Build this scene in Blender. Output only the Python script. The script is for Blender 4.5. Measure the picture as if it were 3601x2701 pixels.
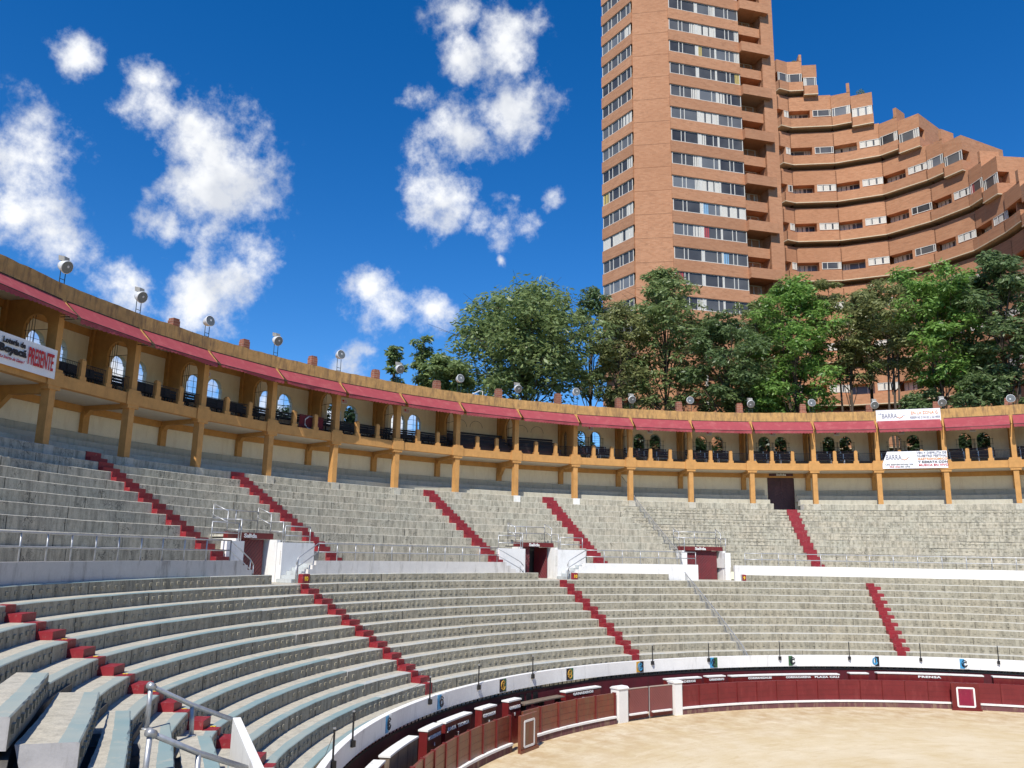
import bpy, math, random
from mathutils import Vector, Matrix
from mathutils.geometry import tessellate_polygon
R_ = math.radians
random.seed(7)
S = bpy.context.scene
for o in list(bpy.data.objects): bpy.data.objects.remove(o, do_unlink=True)
COL = S.collection

# ------------------------------------------------------------------ camera
cam = bpy.data.cameras.new("camera"); cam.sensor_width = 36; cam.lens = 28.867
cam.clip_start = 0.1; cam.clip_end = 8000
co = bpy.data.objects.new("camera", cam); COL.objects.link(co)
rx, ux, fx = (0.836475, 0.547731, 0.017307), (0.097518, -0.179856, 0.978847), (-0.539258, 0.817094, 0.203859)
co.matrix_world = Matrix(((rx[0], ux[0], -fx[0], 0.0), (rx[1], ux[1], -fx[1], -34.5442), (rx[2], ux[2], -fx[2], 7.88918), (0, 0, 0, 1)))
S.camera = co

# ------------------------------------------------------------------ light, sky, exposure
SUN_EL, SUN_AZ = 52.0, (0.262, -0.965)
sd = Vector((SUN_AZ[0]*math.cos(R_(SUN_EL)), SUN_AZ[1]*math.cos(R_(SUN_EL)), math.sin(R_(SUN_EL)))).normalized()
sl = bpy.data.lights.new("sun", 'SUN'); sl.energy = 4.6; sl.angle = R_(0.5); sl.color = (1.0, 0.95, 0.86)
so = bpy.data.objects.new("sun", sl); COL.objects.link(so)
so.rotation_euler = sd.to_track_quat('Z', 'Y').to_euler(); so.location = (0, 0, 200)
S.view_settings.view_transform = 'Standard'; S.view_settings.look = 'None'
S.view_settings.exposure = 0.3; S.view_settings.gamma = 1
CLOUDS = [(-0.786,0.378,0.489,0.024),(-0.847,0.371,0.385,0.052),(-0.860,0.385,0.34,0.055),(-0.853,0.41,0.324,0.0451),(-0.76,0.442,0.477,0.0254),(-0.765,0.454,0.457,0.0395),(-0.746,0.499,0.441,0.0536),(-0.735,0.536,0.415,0.0564),(-0.757,0.525,0.388,0.0508),(-0.793,0.503,0.344,0.031),(-0.773,0.536,0.34,0.0451),(-0.741,0.581,0.338,0.0367),(-0.786,0.545,0.291,0.0536),(-0.829,0.49,0.269,0.0338),(-0.762,0.569,0.31,0.0451),(-0.496,0.64,0.586,0.0338),(-0.466,0.679,0.567,0.0423),(-0.509,0.658,0.555,0.0254),(-0.484,0.717,0.502,0.0479),(-0.536,0.699,0.474,0.0508),(-0.579,0.696,0.425,0.0536),(-0.56,0.649,0.515,0.0226),(-0.57,0.711,0.411,0.0395),(-0.519,0.764,0.384,0.035),(-0.54,0.746,0.388,0.0254),(-0.495,0.779,0.385,0.0226),(-0.524,0.778,0.345,0.009),(-0.659,0.688,0.305,0.031),(-0.65,0.704,0.285,0.0367),(-0.612,0.736,0.287,0.031),(-0.691,0.69,0.215,0.031),(-0.462,0.787,0.409,0.0169)]+[(math.cos(R_(a))*.985, math.sin(R_(a))*.985, .185, .05) for a in range(146, 200, 5)]+[(math.cos(R_(a))*.985, math.sin(R_(a))*.985, .15, .035) for a in range(128, 147, 4)]
def make_world():
    w = bpy.data.worlds.new("World"); S.world = w; w.use_nodes = True
    nt = w.node_tree; N = nt.nodes; L = nt.links; N.clear()
    out = N.new('ShaderNodeOutputWorld'); bg = N.new('ShaderNodeBackground'); bg.inputs[1].default_value = 0.1
    L.new(bg.outputs[0], out.inputs[0])
    sky = N.new('ShaderNodeTexSky'); sky.sky_type = 'NISHITA'; sky.sun_disc = False
    sky.sun_elevation = R_(SUN_EL); sky.sun_rotation = math.atan2(SUN_AZ[0], SUN_AZ[1])
    sky.altitude = 2600; sky.air_density = 1.15; sky.dust_density = 1.1; sky.ozone_density = 3.0
    hs = N.new('ShaderNodeHueSaturation'); hs.inputs['Hue'].default_value = 0.507; hs.inputs['Saturation'].default_value = 1.38; hs.inputs['Value'].default_value = 1.3
    L.new(sky.outputs[0], hs.inputs['Color'])
    tc = N.new('ShaderNodeTexCoord')
    def noise(scale, det, rough, off=0):
        n = N.new('ShaderNodeTexNoise'); n.inputs['Scale'].default_value = scale; n.inputs['Detail'].default_value = det; n.inputs['Roughness'].default_value = rough
        if off:
            m = N.new('ShaderNodeVectorMath'); m.operation = 'ADD'; m.inputs[1].default_value = (off, off*.7, -off); L.new(tc.outputs['Generated'], m.inputs[0]); L.new(m.outputs[0], n.inputs['Vector'])
        else: L.new(tc.outputs['Generated'], n.inputs['Vector'])
        return n
    def math_(op, a, b=None):
        m = N.new('ShaderNodeMath'); m.operation = op
        for i, v in ((0, a), (1, b)):
            if v is None: continue
            if isinstance(v, (int, float)): m.inputs[i].default_value = v
            else: L.new(v, m.inputs[i])
        return m.outputs[0]
    # warp the lookup direction so the cloud rims are ragged
    wn = noise(7, 6, .62, 3.1)
    ws = N.new('ShaderNodeVectorMath'); ws.operation = 'SUBTRACT'; ws.inputs[1].default_value = (.5, .5, .5); L.new(wn.outputs['Color'], ws.inputs[0])
    wm = N.new('ShaderNodeVectorMath'); wm.operation = 'SCALE'; wm.inputs['Scale'].default_value = .055; L.new(ws.outputs[0], wm.inputs[0])
    wa = N.new('ShaderNodeVectorMath'); wa.operation = 'ADD'; L.new(tc.outputs['Generated'], wa.inputs[0]); L.new(wm.outputs[0], wa.inputs[1])
    acc = None
    for (x, y, z, r) in CLOUDS:
        d = N.new('ShaderNodeVectorMath'); d.operation = 'DISTANCE'; d.inputs[1].default_value = Vector((x, y, z)).normalized(); L.new(wa.outputs[0], d.inputs[0])
        mr = N.new('ShaderNodeMapRange'); mr.inputs['From Min'].default_value = r*1.62; mr.inputs['From Max'].default_value = 0; mr.inputs['To Min'].default_value = 0; mr.inputs['To Max'].default_value = 1
        L.new(d.outputs['Value'], mr.inputs['Value'])
        acc = mr.outputs[0] if acc is None else math_('MAXIMUM', acc, mr.outputs[0])
    n1 = noise(14, 9, .64); n2 = noise(55, 5, .55, 1.7)
    t = math_('ADD', math_('MULTIPLY', n1.outputs['Fac'], 2.1), math_('MULTIPLY', n2.outputs['Fac'], .38))
    dens = math_('ADD', acc, math_('SUBTRACT', t, 1.55))
    dens = math_('MULTIPLY', dens, math_('MINIMUM', math_('MULTIPLY', acc, 6), 1))
    cov = N.new('ShaderNodeMapRange'); cov.interpolation_type = 'SMOOTHSTEP'; cov.inputs['From Min'].default_value = .0; cov.inputs['From Max'].default_value = .72; L.new(dens, cov.inputs['Value'])
    # light and grey billows inside the clouds
    n3 = noise(14, 4, .5, 5.3)
    cr = N.new('ShaderNodeValToRGB'); cr.color_ramp.elements[0].position = .36; cr.color_ramp.elements[0].color = (5.9, 6.2, 6.8, 1)
    cr.color_ramp.elements[1].position = .56; cr.color_ramp.elements[1].color = (8.6, 8.7, 8.8, 1); L.new(n3.outputs['Fac'], cr.inputs[0])
    mx = N.new('ShaderNodeMix'); mx.data_type = 'RGBA'; L.new(cov.outputs[0], mx.inputs[0]); L.new(hs.outputs[0], mx.inputs[6]); L.new(cr.outputs[0], mx.inputs[7])
    L.new(mx.outputs[2], bg.inputs[0])
make_world()

# ------------------------------------------------------------------ geometry constants (metres, arena centre region at the origin)
O = (4.6457, -2.9241)
ER = [35.03,34.174,33.332,32.506,31.695,30.898,30.116,29.35,28.598,27.861,27.139,26.432]
EZ = [6.818,6.403,5.988,5.574,5.159,4.744,4.329,3.914,3.499,3.085,2.67,2.255]
TH = [3.4972,3.3718,3.2506,3.1208,2.9934,2.8672,2.7397,2.6127,2.4846,2.3652,2.2378,2.1115,1.9869,1.8649,1.7437,1.6266]
def th(k):
    if k < 0: return TH[0]-k*.12566
    if k > 15: return TH[15]-(k-15)*.12
    return TH[k]
def low(r, a, z): return Vector((O[0]+r*math.cos(a), O[1]+r*math.sin(a), z))
def gal(r, a, z): return Vector((r*math.cos(a), r*math.sin(a), z))

# ------------------------------------------------------------------ materials
MATS = {}
def newmat(name):
    m = bpy.data.materials.new(name); m.use_nodes = True; nt = m.node_tree
    return m, nt, nt.nodes, nt.links, nt.nodes['Principled BSDF']
def pos_scaled(N, L, sc):
    g = N.new('ShaderNodeNewGeometry'); m = N.new('ShaderNodeVectorMath'); m.operation = 'MULTIPLY'; m.inputs[1].default_value = sc
    L.new(g.outputs['Position'], m.inputs[0]); return m.outputs[0]
def nz(N, L, vec, scale, det=5, rough=.6):
    n = N.new('ShaderNodeTexNoise'); n.inputs['Scale'].default_value = scale; n.inputs['Detail'].default_value = det; n.inputs['Roughness'].default_value = rough
    L.new(vec, n.inputs['Vector']); return n.outputs['Fac']
def ramp(N, L, fac, stops):
    c = N.new('ShaderNodeValToRGB'); e = c.color_ramp.elements
    while len(e) < len(stops): e.new(.5)
    for i, (p, col) in enumerate(stops):
        e[i].position = p; e[i].color = (*col, 1) if len(col) == 3 else col
    L.new(fac, c.inputs[0]); return c.outputs[0]
def mixc(N, L, fac, a, b, mode='MIX'):
    m = N.new('ShaderNodeMix'); m.data_type = 'RGBA'; m.blend_type = mode
    for i, v in ((0, fac), (6, a), (7, b)):
        if isinstance(v, (int, float)): m.inputs[i].default_value = v
        elif isinstance(v, tuple): m.inputs[i].default_value = (*v, 1)
        else: L.new(v, m.inputs[i])
    return m.outputs[2]
def bump(N, L, B, fac, st, dist=.02):
    b = N.new('ShaderNodeBump'); b.inputs['Strength'].default_value = st; b.inputs['Distance'].default_value = dist
    L.new(fac, b.inputs['Height']); L.new(b.outputs[0], B.inputs['Normal'])
def paint(name, col, var=.25, rough=.6, dirt=None, dscale=1.5, bmp=.15, metal=0., streak=True, dlo=.5, dhi=.72):
    """painted or plastered surface: patchy tone, vertical dirt runs, fine bump"""
    if name in MATS: return MATS[name]
    m, nt, N, L, B = newmat(name)
    v = pos_scaled(N, L, (1, 1, 1)); n1 = nz(N, L, v, 2.3, 6); n2 = nz(N, L, v, 17, 4)
    c = ramp(N, L, n1, [(.3, tuple(x*(1-var) for x in col)), (.7, tuple(min(1, x*(1+var*.5)) for x in col))])
    c = mixc(N, L, .25, c, ramp(N, L, n2, [(.3, tuple(x*.7 for x in col)), (.7, col)]))
    if dirt:
        vs = pos_scaled(N, L, (dscale, dscale, dscale*(.22 if streak else 1))); n3 = nz(N, L, vs, 2.2, 7, .68)
        f = ramp(N, L, n3, [(dlo, (0, 0, 0)), (dhi, (1, 1, 1))]); c = mixc(N, L, f, c, dirt)
    L.new(c, B.inputs['Base Color']); B.inputs['Roughness'].default_value = rough; B.inputs['Metallic'].default_value = metal
    if bmp: bump(N, L, B, n2, bmp)
    MATS[name] = m; return m
def concrete(name, base, dark, warm, crack=0., streaks=1.):
    m, nt, N, L, B = newmat(name)
    v = pos_scaled(N, L, (1, 1, 1)); big = nz(N, L, v, .55, 5); mid = nz(N, L, v, 4.2, 7, .68); fine = nz(N, L, v, 32, 4)
    c = ramp(N, L, big, [(.35, base), (.65, warm)])
    vs = pos_scaled(N, L, (2.2, 2.2, .35)); st = nz(N, L, vs, 1.9, 8, .72)
    c = mixc(N, L, ramp(N, L, st, [(.44, (0, 0, 0)), (.66, (streaks,)*3)]), c, dark)
    c = mixc(N, L, ramp(N, L, mid, [(.3, (.55,)*3), (.52, (0, 0, 0))]), c, tuple(x*.55 for x in dark))
    c = mixc(N, L, ramp(N, L, mid, [(.6, (0, 0, 0)), (.74, (.6,)*3)]), c, tuple(min(1, x*1.35) for x in base))
    c = mixc(N, L, .35, c, ramp(N, L, fine, [(.35, tuple(x*.55 for x in base)), (.65, tuple(min(1, x*1.2) for x in base))]))
    if crack:
        vo = N.new('ShaderNodeTexVoronoi'); vo.feature = 'DISTANCE_TO_EDGE'; vo.inputs['Scale'].default_value = 1.7
        dv = N.new('ShaderNodeVectorMath'); dv.operation = 'ADD'; nn = N.new('ShaderNodeTexNoise'); nn.inputs['Scale'].default_value = 3; L.new(v, nn.inputs['Vector'])
        L.new(v, dv.inputs[0]); L.new(nn.outputs['Color'], dv.inputs[1]); L.new(dv.outputs[0], vo.inputs['Vector'])
        f = ramp(N, L, vo.outputs['Distance'], [(.0, (crack,)*3), (.03, (0, 0, 0))])
        mk = ramp(N, L, nz(N, L, v, .9, 3), [(.5, (0, 0, 0)), (.6, (1, 1, 1))])
        f = mixc(N, L, 1.0, f, mk, 'MULTIPLY'); c = mixc(N, L, f, c, (.04, .04, .035))
    L.new(c, B.inputs['Base Color']); B.inputs['Roughness'].default_value = .92
    bump(N, L, B, mid, .5, .03); return m
def worn(name, col, under, lo=.42, hi=.6):
    m, nt, N, L, B = newmat(name); v = pos_scaled(N, L, (1, 1, 1)); a = nz(N, L, v, 3.1, 8, .7); b = nz(N, L, v, .25, 3)
    f = ramp(N, L, a, [(lo, (0, 0, 0)), (hi, (1, 1, 1))]); c = mixc(N, L, f, col, under)
    c = mixc(N, L, ramp(N, L, b, [(.42, (0, 0, 0)), (.6, (.45,)*3)]), c, under)
    L.new(c, B.inputs['Base Color']); B.inputs['Roughness'].default_value = .8; bump(N, L, B, a, .2); return m
def plain(name, col, rough=.5, metal=0.):
    if name in MATS: return MATS[name]
    m, nt, N, L, B = newmat(name); v = pos_scaled(N, L, (1, 1, 1)); a = nz(N, L, v, 9, 4)
    L.new(ramp(N, L, a, [(.3, tuple(x*.82 for x in col)), (.7, tuple(min(1, x*1.08) for x in col))]), B.inputs['Base Color'])
    B.inputs['Roughness'].default_value = rough; B.inputs['Metallic'].default_value = metal; MATS[name] = m; return m
def brick(name, c1, c2, mortar):
    m, nt, N, L, B = newmat(name); g = N.new('ShaderNodeNewGeometry')
    sp = N.new('ShaderNodeSeparateXYZ'); L.new(g.outputs['Position'], sp.inputs[0])
    ad = N.new('ShaderNodeMath'); ad.operation = 'ADD'; L.new(sp.outputs[0], ad.inputs[0])
    mu = N.new('ShaderNodeMath'); mu.operation = 'MULTIPLY'; mu.inputs[1].default_value = .62; L.new(sp.outputs[1], mu.inputs[0]); L.new(mu.outputs[0], ad.inputs[1])
    cb = N.new('ShaderNodeCombineXYZ'); L.new(ad.outputs[0], cb.inputs[0]); L.new(sp.outputs[2], cb.inputs[1])
    bt = N.new('ShaderNodeTexBrick'); L.new(cb.outputs[0], bt.inputs['Vector']); bt.inputs['Scale'].default_value = 1.0
    bt.inputs['Color1'].default_value = (*c1, 1); bt.inputs['Color2'].default_value = (*c2, 1); bt.inputs['Mortar'].default_value = (*mortar, 1)
    bt.inputs['Brick Width'].default_value = .55; bt.inputs['Row Height'].default_value = .17; bt.inputs['Mortar Size'].default_value = .012; bt.inputs['Mortar Smooth'].default_value = .3
    v = pos_scaled(N, L, (1, 1, 2.6)); a = nz(N, L, v, 1.1, 7, .7); b = nz(N, L, pos_scaled(N, L, (1, 1, 1)), .12, 3)
    c = mixc(N, L, ramp(N, L, a, [(.52, (0, 0, 0)), (.72, (.7,)*3)]), bt.outputs['Color'], tuple(x*.5 for x in c1))
    c = mixc(N, L, ramp(N, L, b, [(.35, (0, 0, 0)), (.65, (.4,)*3)]), c, tuple(x*.8 for x in c2))
    oi = N.new('ShaderNodeObjectInfo'); c = mixc(N, L, 1.0, c, ramp(N, L, oi.outputs['Random'], [(0, (.88, .87, .86)), (1, (1.06, 1.05, 1.03))]), 'MULTIPLY')
    L.new(c, B.inputs['Base Color']); B.inputs['Roughness'].default_value = .9; return m

M = {}
M['sand'] = None
M['tread'] = concrete('tread_concrete', (.47, .44, .365), (.27, .255, .21), (.52, .47, .365), 0, .6)
M['edge'] = worn('worn_blue_grey_paint', (.205, .295, .30), (.42, .40, .33), .56, .76)
M['riser'] = concrete('riser_concrete', (.385, .36, .28), (.105, .092, .064), (.42, .37, .27), 0, 1.0)
M['upper'] = concrete('upper_concrete', (.47, .445, .355), (.12, .11, .085), (.52, .455, .345), 1., 1.0)
M['uedge'] = concrete('upper_edge_concrete', (.52, .50, .42), (.26, .25, .2), (.56, .51, .42), .4, .5)
M['white'] = paint('white_paint', (.80, .79, .75), .08, .7, (.42, .41, .37), 1.0, .12, dlo=.56, dhi=.78)
M['white2'] = paint('white_wall_paint', (.84, .83, .80), .06, .7, (.42, .41, .38), .9, .1, dlo=.56, dhi=.8)
M['ochre'] = paint('ochre_wall', (.555, .285, .088), .2, .85, (.36, .18, .06), 1.4, .2, dlo=.55, dhi=.8)
M['ochre_rough'] = paint('rough_ochre_plaster', (.54, .315, .11), .3, .9, (.20, .12, .06), 1.8, .9, dlo=.47, dhi=.7)
M['cream'] = paint('cream_wall', (.86, .77, .59), .06, .8, (.72, .62, .45), 1.2, .1)
M['ceil'] = paint('pale_ceiling', (.66, .60, .50), .1, .8)
M['awning'] = paint('red_canvas', (.31, .046, .058), .14, .8, (.36, .09, .09), .7, .1, streak=False)
M['red'] = paint('dark_red_step_paint', (.27, .018, .026), .3, .5, (.30, .13, .115), 3.5, .2, streak=False, dlo=.56, dhi=.74)
M['maroon'] = paint('maroon_wood_paint', (.155, .016, .017), .25, .38, (.22, .045, .03), 2.0, .15, dlo=.52, dhi=.8)
M['maroon_d'] = paint('dark_maroon_wall', (.11, .013, .02), .3, .6, (.06, .02, .02), 1.4, .1)
M['plinth'] = paint('dusty_purple_plinth', (.15, .06, .065), .3, .8, (.30, .22, .14), 1.6, .2)
M['door'] = paint('maroon_door', (.055, .012, .018), .3, .5, (.09, .03, .035), 2)
M['metal'] = plain('galvanised_steel', (.46, .47, .48), .42, .55)
M['iron'] = plain('black_iron', (.012, .012, .013), .55)
M['wood_dark'] = plain('dark_bench_wood', (.020, .012, .010), .55)
M['wood_mar'] = plain('maroon_bench_wood', (.042, .014, .014), .55)
M['glass'] = None
M['frame'] = plain('pale_window_frame', (.66, .64, .58), .5)
M['curtain'] = plain('cream_curtain', (.66, .63, .56), .8)
M['curt_blue'] = plain('blue_curtain', (.22, .42, .62), .8)
M['curt_yel'] = plain('yellow_curtain', (.55, .42, .13), .8)
M['curt_red'] = plain('red_curtain', (.42, .06, .07), .8)
M['brick'] = brick('orange_brick', (.54, .27, .145), (.455, .21, .105), (.42, .27, .18))
M['brick_r'] = brick('weathered_red_brick', (.36, .13, .075), (.20, .075, .05), (.42, .33, .25))
M['slab'] = plain('cream_slab_edge', (.62, .52, .36), .7)
M['soffit'] = plain('brown_soffit', (.22, .10, .05), .9)
M['text_w'] = plain('white_lettering', (.82, .82, .80), .6)
M['text_k'] = plain('black_lettering', (.015, .015, .02), .6)
M['text_r'] = plain('red_lettering', (.55, .02, .03), .6)
M['text_o'] = plain('orange_lettering', (.85, .33, .08), .6)
M['text_g'] = plain('grey_lettering', (.22, .22, .27), .6)
M['text_y'] = plain('yellow_lettering', (.80, .55, .03), .6)
M['cloth_w'] = paint('white_vinyl', (.84, .84, .86), .03, .5)
M['lamp_w'] = plain('grey_enamel_housing', (.62, .63, .63), .4)
M['bark'] = paint('bark', (.10, .075, .055), .4, .9, (.04, .03, .025), 3, .5)
def special_mats():
    m, nt, N, L, B = newmat('window_glass'); v = pos_scaled(N, L, (1, 1, 1)); a = nz(N, L, v, .35, 2)
    oi = N.new('ShaderNodeObjectInfo'); L.new(mixc(N, L, .6, ramp(N, L, a, [(.35, (.04, .04, .042)), (.65, (.14, .14, .138))]), ramp(N, L, oi.outputs['Random'], [(0, (.03, .03, .033)), (.7, (.12, .12, .12)), (1, (.24, .26, .28))])), B.inputs['Base Color']); B.inputs['Roughness'].default_value = .2; B.inputs['IOR'].default_value = 1.45  # random reflection tone put into each pane's base colour
    M['glass'] = m
    m, nt, N, L, B = newmat('lamp_lens'); B.inputs['Base Color'].default_value = (.15, .16, .155, 1); B.inputs['Roughness'].default_value = .2; B.inputs['Metallic'].default_value = .0
    M['lens'] = m
    m, nt, N, L, B = newmat('raked_sand')
    v = pos_scaled(N, L, (1, 1, 1)); a = nz(N, L, v, .35, 6, .6); f = nz(N, L, v, 14, 6, .7)
    g = N.new('ShaderNodeNewGeometry'); sb = N.new('ShaderNodeVectorMath'); sb.operation = 'SUBTRACT'; sb.inputs[1].default_value = (O[0]+1.5, O[1]-2.5, 0); L.new(g.outputs['Position'], sb.inputs[0])
    sp = N.new('ShaderNodeSeparateXYZ'); L.new(sb.outputs[0], sp.inputs[0])
    at = N.new('ShaderNodeMath'); at.operation = 'ARCTAN2'; L.new(sp.outputs[1], at.inputs[0]); L.new(sp.outputs[0], at.inputs[1])
    ln = N.new('ShaderNodeVectorMath'); ln.operation = 'LENGTH'; L.new(sb.outputs[0], ln.inputs[0])
    am = N.new('ShaderNodeMath'); am.operation = 'MULTIPLY'; am.inputs[1].default_value = 2.2; L.new(at.outputs[0], am.inputs[0])
    pc = N.new('ShaderNodeCombineXYZ'); L.new(ln.outputs['Value'], pc.inputs[0]); L.new(am.outputs[0], pc.inputs[1])
    wn_ = nz(N, L, v, .22, 3); wm_ = N.new('ShaderNodeMath'); wm_.operation = 'MULTIPLY'; wm_.inputs[1].default_value = 3.; L.new(wn_, wm_.inputs[0]); L.new(wm_.outputs[0], pc.inputs[2])
    st = nz(N, L, pc.outputs[0], 1.5, 8, .68); st2 = nz(N, L, pc.outputs[0], 4.2, 5, .6)
    rim = N.new('ShaderNodeMapRange'); rim.inputs['From Min'].default_value = 19.5; rim.inputs['From Max'].default_value = 25.5; L.new(ln.outputs['Value'], rim.inputs['Value'])
    c = ramp(N, L, a, [(.35, (.56, .445, .26)), (.62, (.63, .535, .37))])
    c = mixc(N, L, ramp(N, L, st, [(.52, (0, 0, 0)), (.72, (.6,)*3)]), c, (.70, .60, .43))
    c = mixc(N, L, ramp(N, L, st2, [(.30, (.45,)*3), (.47, (0, 0, 0))]), c, (.47, .345, .18))
    c = mixc(N, L, mixc(N, L, 1.0, rim.outputs[0], ramp(N, L, nz(N, L, v, 1.1, 6, .7), [(.4, (0, 0, 0)), (.62, (.8,)*3)]), 'MULTIPLY'), c, (.42, .28, .135))
    c = mixc(N, L, ramp(N, L, f, [(.3, (.3,)*3), (.5, (0, 0, 0))]), c, (.44, .30, .16))
    L.new(c, B.inputs['Base Color']); B.inputs['Roughness'].default_value = .95; bump(N, L, B, f, .4, .03)
    M['sand'] = m
    m, nt, N, L, B = newmat('grassy_earth'); v = pos_scaled(N, L, (1, 1, 1)); a = nz(N, L, v, .3, 6); L.new(ramp(N, L, a, [(.4, (.03, .05, .015)), (.6, (.07, .055, .03))]), B.inputs['Base Color']); B.inputs['Roughness'].default_value = 1
    M['earth'] = m
    m, nt, N, L, B = newmat('forested_slope'); v = pos_scaled(N, L, (1, 1, 1)); a = nz(N, L, v, .09, 8, .7); L.new(ramp(N, L, a, [(.4, (.018, .045, .035)), (.65, (.05, .09, .06))]), B.inputs['Base Color']); B.inputs['Roughness'].default_value = 1; bump(N, L, B, a, 1, 4)
    M['forest'] = m
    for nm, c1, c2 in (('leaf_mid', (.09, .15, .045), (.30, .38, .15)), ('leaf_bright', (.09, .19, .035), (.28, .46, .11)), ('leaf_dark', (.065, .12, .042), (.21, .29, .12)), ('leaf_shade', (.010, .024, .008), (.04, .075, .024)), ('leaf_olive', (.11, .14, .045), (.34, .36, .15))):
        m, nt, N, L, B = newmat(nm); g = N.new('ShaderNodeNewGeometry')
        c = ramp(N, L, g.outputs['Random Per Island'], [(0, c1), (1, c2)])
        v = pos_scaled(N, L, (1, 1, 1)); a = nz(N, L, v, .55, 3); c = mixc(N, L, ramp(N, L, a, [(.38, (0, 0, 0)), (.62, (.5,)*3)]), c, c2)
        L.new(c, B.inputs['Base Color']); B.inputs['Roughness'].default_value = .42
        tr = N.new('ShaderNodeBsdfTranslucent'); L.new(c, tr.inputs[0]); ms = N.new('ShaderNodeMixShader'); ms.inputs[0].default_value = .45
        L.new(B.outputs[0], ms.inputs[1]); L.new(tr.outputs[0], ms.inputs[2]); L.new(ms.outputs[0], N['Material Output'].inputs[0]); M[nm] = m
special_mats()

# ------------------------------------------------------------------ mesh helpers
class MB:
    def __init__(s): s.v = []; s.f = []; s.m = []
    def quad(s, a, b, c, d, m=0): s.poly((a, b, c, d), m)
    def poly(s, pts, m=0):
        n = len(s.v); s.v += [Vector(p) for p in pts]; s.f.append(tuple(range(n, n+len(pts)))); s.m.append(m)
    def box(s, o, ex, ey, ez, m=0):
        """box from corner o with edge vectors"""
        o, ex, ey, ez = Vector(o), Vector(ex), Vector(ey), Vector(ez)
        n = len(s.v); s.v += [o, o+ex, o+ex+ey, o+ey, o+ez, o+ex+ez, o+ex+ey+ez, o+ey+ez]
        for f in ((0, 3, 2, 1), (4, 5, 6, 7), (0, 1, 5, 4), (1, 2, 6, 5), (2, 3, 7, 6), (3, 0, 4, 7)): s.f.append(tuple(n+i for i in f)); s.m.append(m)
    def cbox(s, P, r0, r1, z0, z1, a0, a1, m=0, da=.025, top=None):
        n = max(1, int(abs(a1-a0)/da+.5)); k = len(s.v)
        for i in range(n+1):
            a = a0+(a1-a0)*i/n; s.v += [P(r0, a, z0), P(r0, a, z1), P(r1, a, z1), P(r1, a, z0)]
        for i in range(n):
            b = k+4*i
            for j in range(4):
                s.f.append((b+j, b+(j+1) % 4, b+4+(j+1) % 4, b+4+j)); s.m.append(top if (j == 1 and top is not None) else m)
        s.f.append((k+3, k+2, k+1, k)); s.m.append(m); b = k+4*n; s.f.append((b, b+1, b+2, b+3)); s.m.append(m)
    def tube(s, pts, r, n=8, m=0, r2=None, cap=True):
        pts = [Vector(p) for p in pts]; k = len(s.v); N = len(pts)
        for i, p in enumerate(pts):
            d = (pts[min(i+1, N-1)]-pts[max(i-1, 0)]).normalized(); u = d.orthogonal().normalized() if abs(d.z) > .9 else d.cross(Vector((0, 0, 1))).normalized(); w = d.cross(u)
            rr = r if r2 is None else r+(r2-r)*i/max(1, N-1)
            for j in range(n):
                a = 2*math.pi*j/n; s.v.append(p+u*math.cos(a)*rr+w*math.sin(a)*rr)
        for i in range(N-1):
            for j in range(n): s.f.append((k+i*n+j, k+i*n+(j+1) % n, k+(i+1)*n+(j+1) % n, k+(i+1)*n+j)); s.m.append(m)
        if cap:
            s.f.append(tuple(k+j for j in range(n))[::-1]); s.m.append(m); s.f.append(tuple(k+(N-1)*n+j for j in range(n))); s.m.append(m)
    def plate(s, outer, holes, mp, t0, t1, m=0):
        """flat panel with holes: 2-D outlines mapped by mp(x, y, depth), depth t0..t1"""
        loops = [outer]+holes; tri = tessellate_polygon([[Vector((x, y, 0)) for x, y in l] for l in loops]); flat = [p for l in loops for p in l]
        k = len(s.v); n = len(flat)
        s.v += [Vector(mp(x, y, t0)) for x, y in flat]+[Vector(mp(x, y, t1)) for x, y in flat]
        for t in tri: s.f.append(tuple(k+i for i in t)); s.m.append(m); s.f.append(tuple(k+n+i for i in reversed(t))); s.m.append(m)
        b = k
        for l in loops:
            for i in range(len(l)): j = (i+1) % len(l); s.f.append((b+i, b+j, b+n+j, b+n+i)); s.m.append(m)
            b += len(l)
def tag(o, label=None, cat=None, group=None, kind=None):
    if label: o['label'] = label
    if cat: o['category'] = cat
    if group: o['group'] = group
    if kind: o['kind'] = kind
    return o
def build(name, mb, mats, parent=None, smooth=False, loc=None):
    base = Vector((0, 0, 0))
    if parent is not None:
        p = parent
        while p is not None: base += Vector(p.location); p = p.parent
    elif loc is not None: base = Vector(loc)
    me = bpy.data.meshes.new(name); me.from_pydata([tuple(v-base) for v in mb.v], [], mb.f)
    if not isinstance(mats, (list, tuple)): mats = [mats]
    for x in mats: me.materials.append(x)
    if len(mats) > 1: me.polygons.foreach_set('material_index', mb.m)
    import bmesh
    b = bmesh.new(); b.from_mesh(me); bmesh.ops.recalc_face_normals(b, faces=b.faces[:]); b.to_mesh(me); b.free()
    if smooth: me.polygons.foreach_set('use_smooth', [True]*len(me.polygons))
    me.update()
    o = bpy.data.objects.new(name, me); COL.objects.link(o)
    if parent is not None: o.parent = parent
    elif loc is not None: o.location = base
    return o
def thing(name, label, cat, loc, group=None):
    o = bpy.data.objects.new(name, None); COL.objects.link(o); o.location = loc; o.empty_display_size = .3
    return tag(o, label, cat, group)
def dup(o, loc=None, rotz=None, label=None, parent=None):
    c = o.copy(); COL.objects.link(c)
    if parent is not None: c.parent = parent
    if loc is not None: c.location = loc
    if rotz is not None: c.rotation_euler = (0, 0, rotz)
    if label: c['label'] = label
    for ch in o.children: dup(ch, parent=c)
    return c
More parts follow.
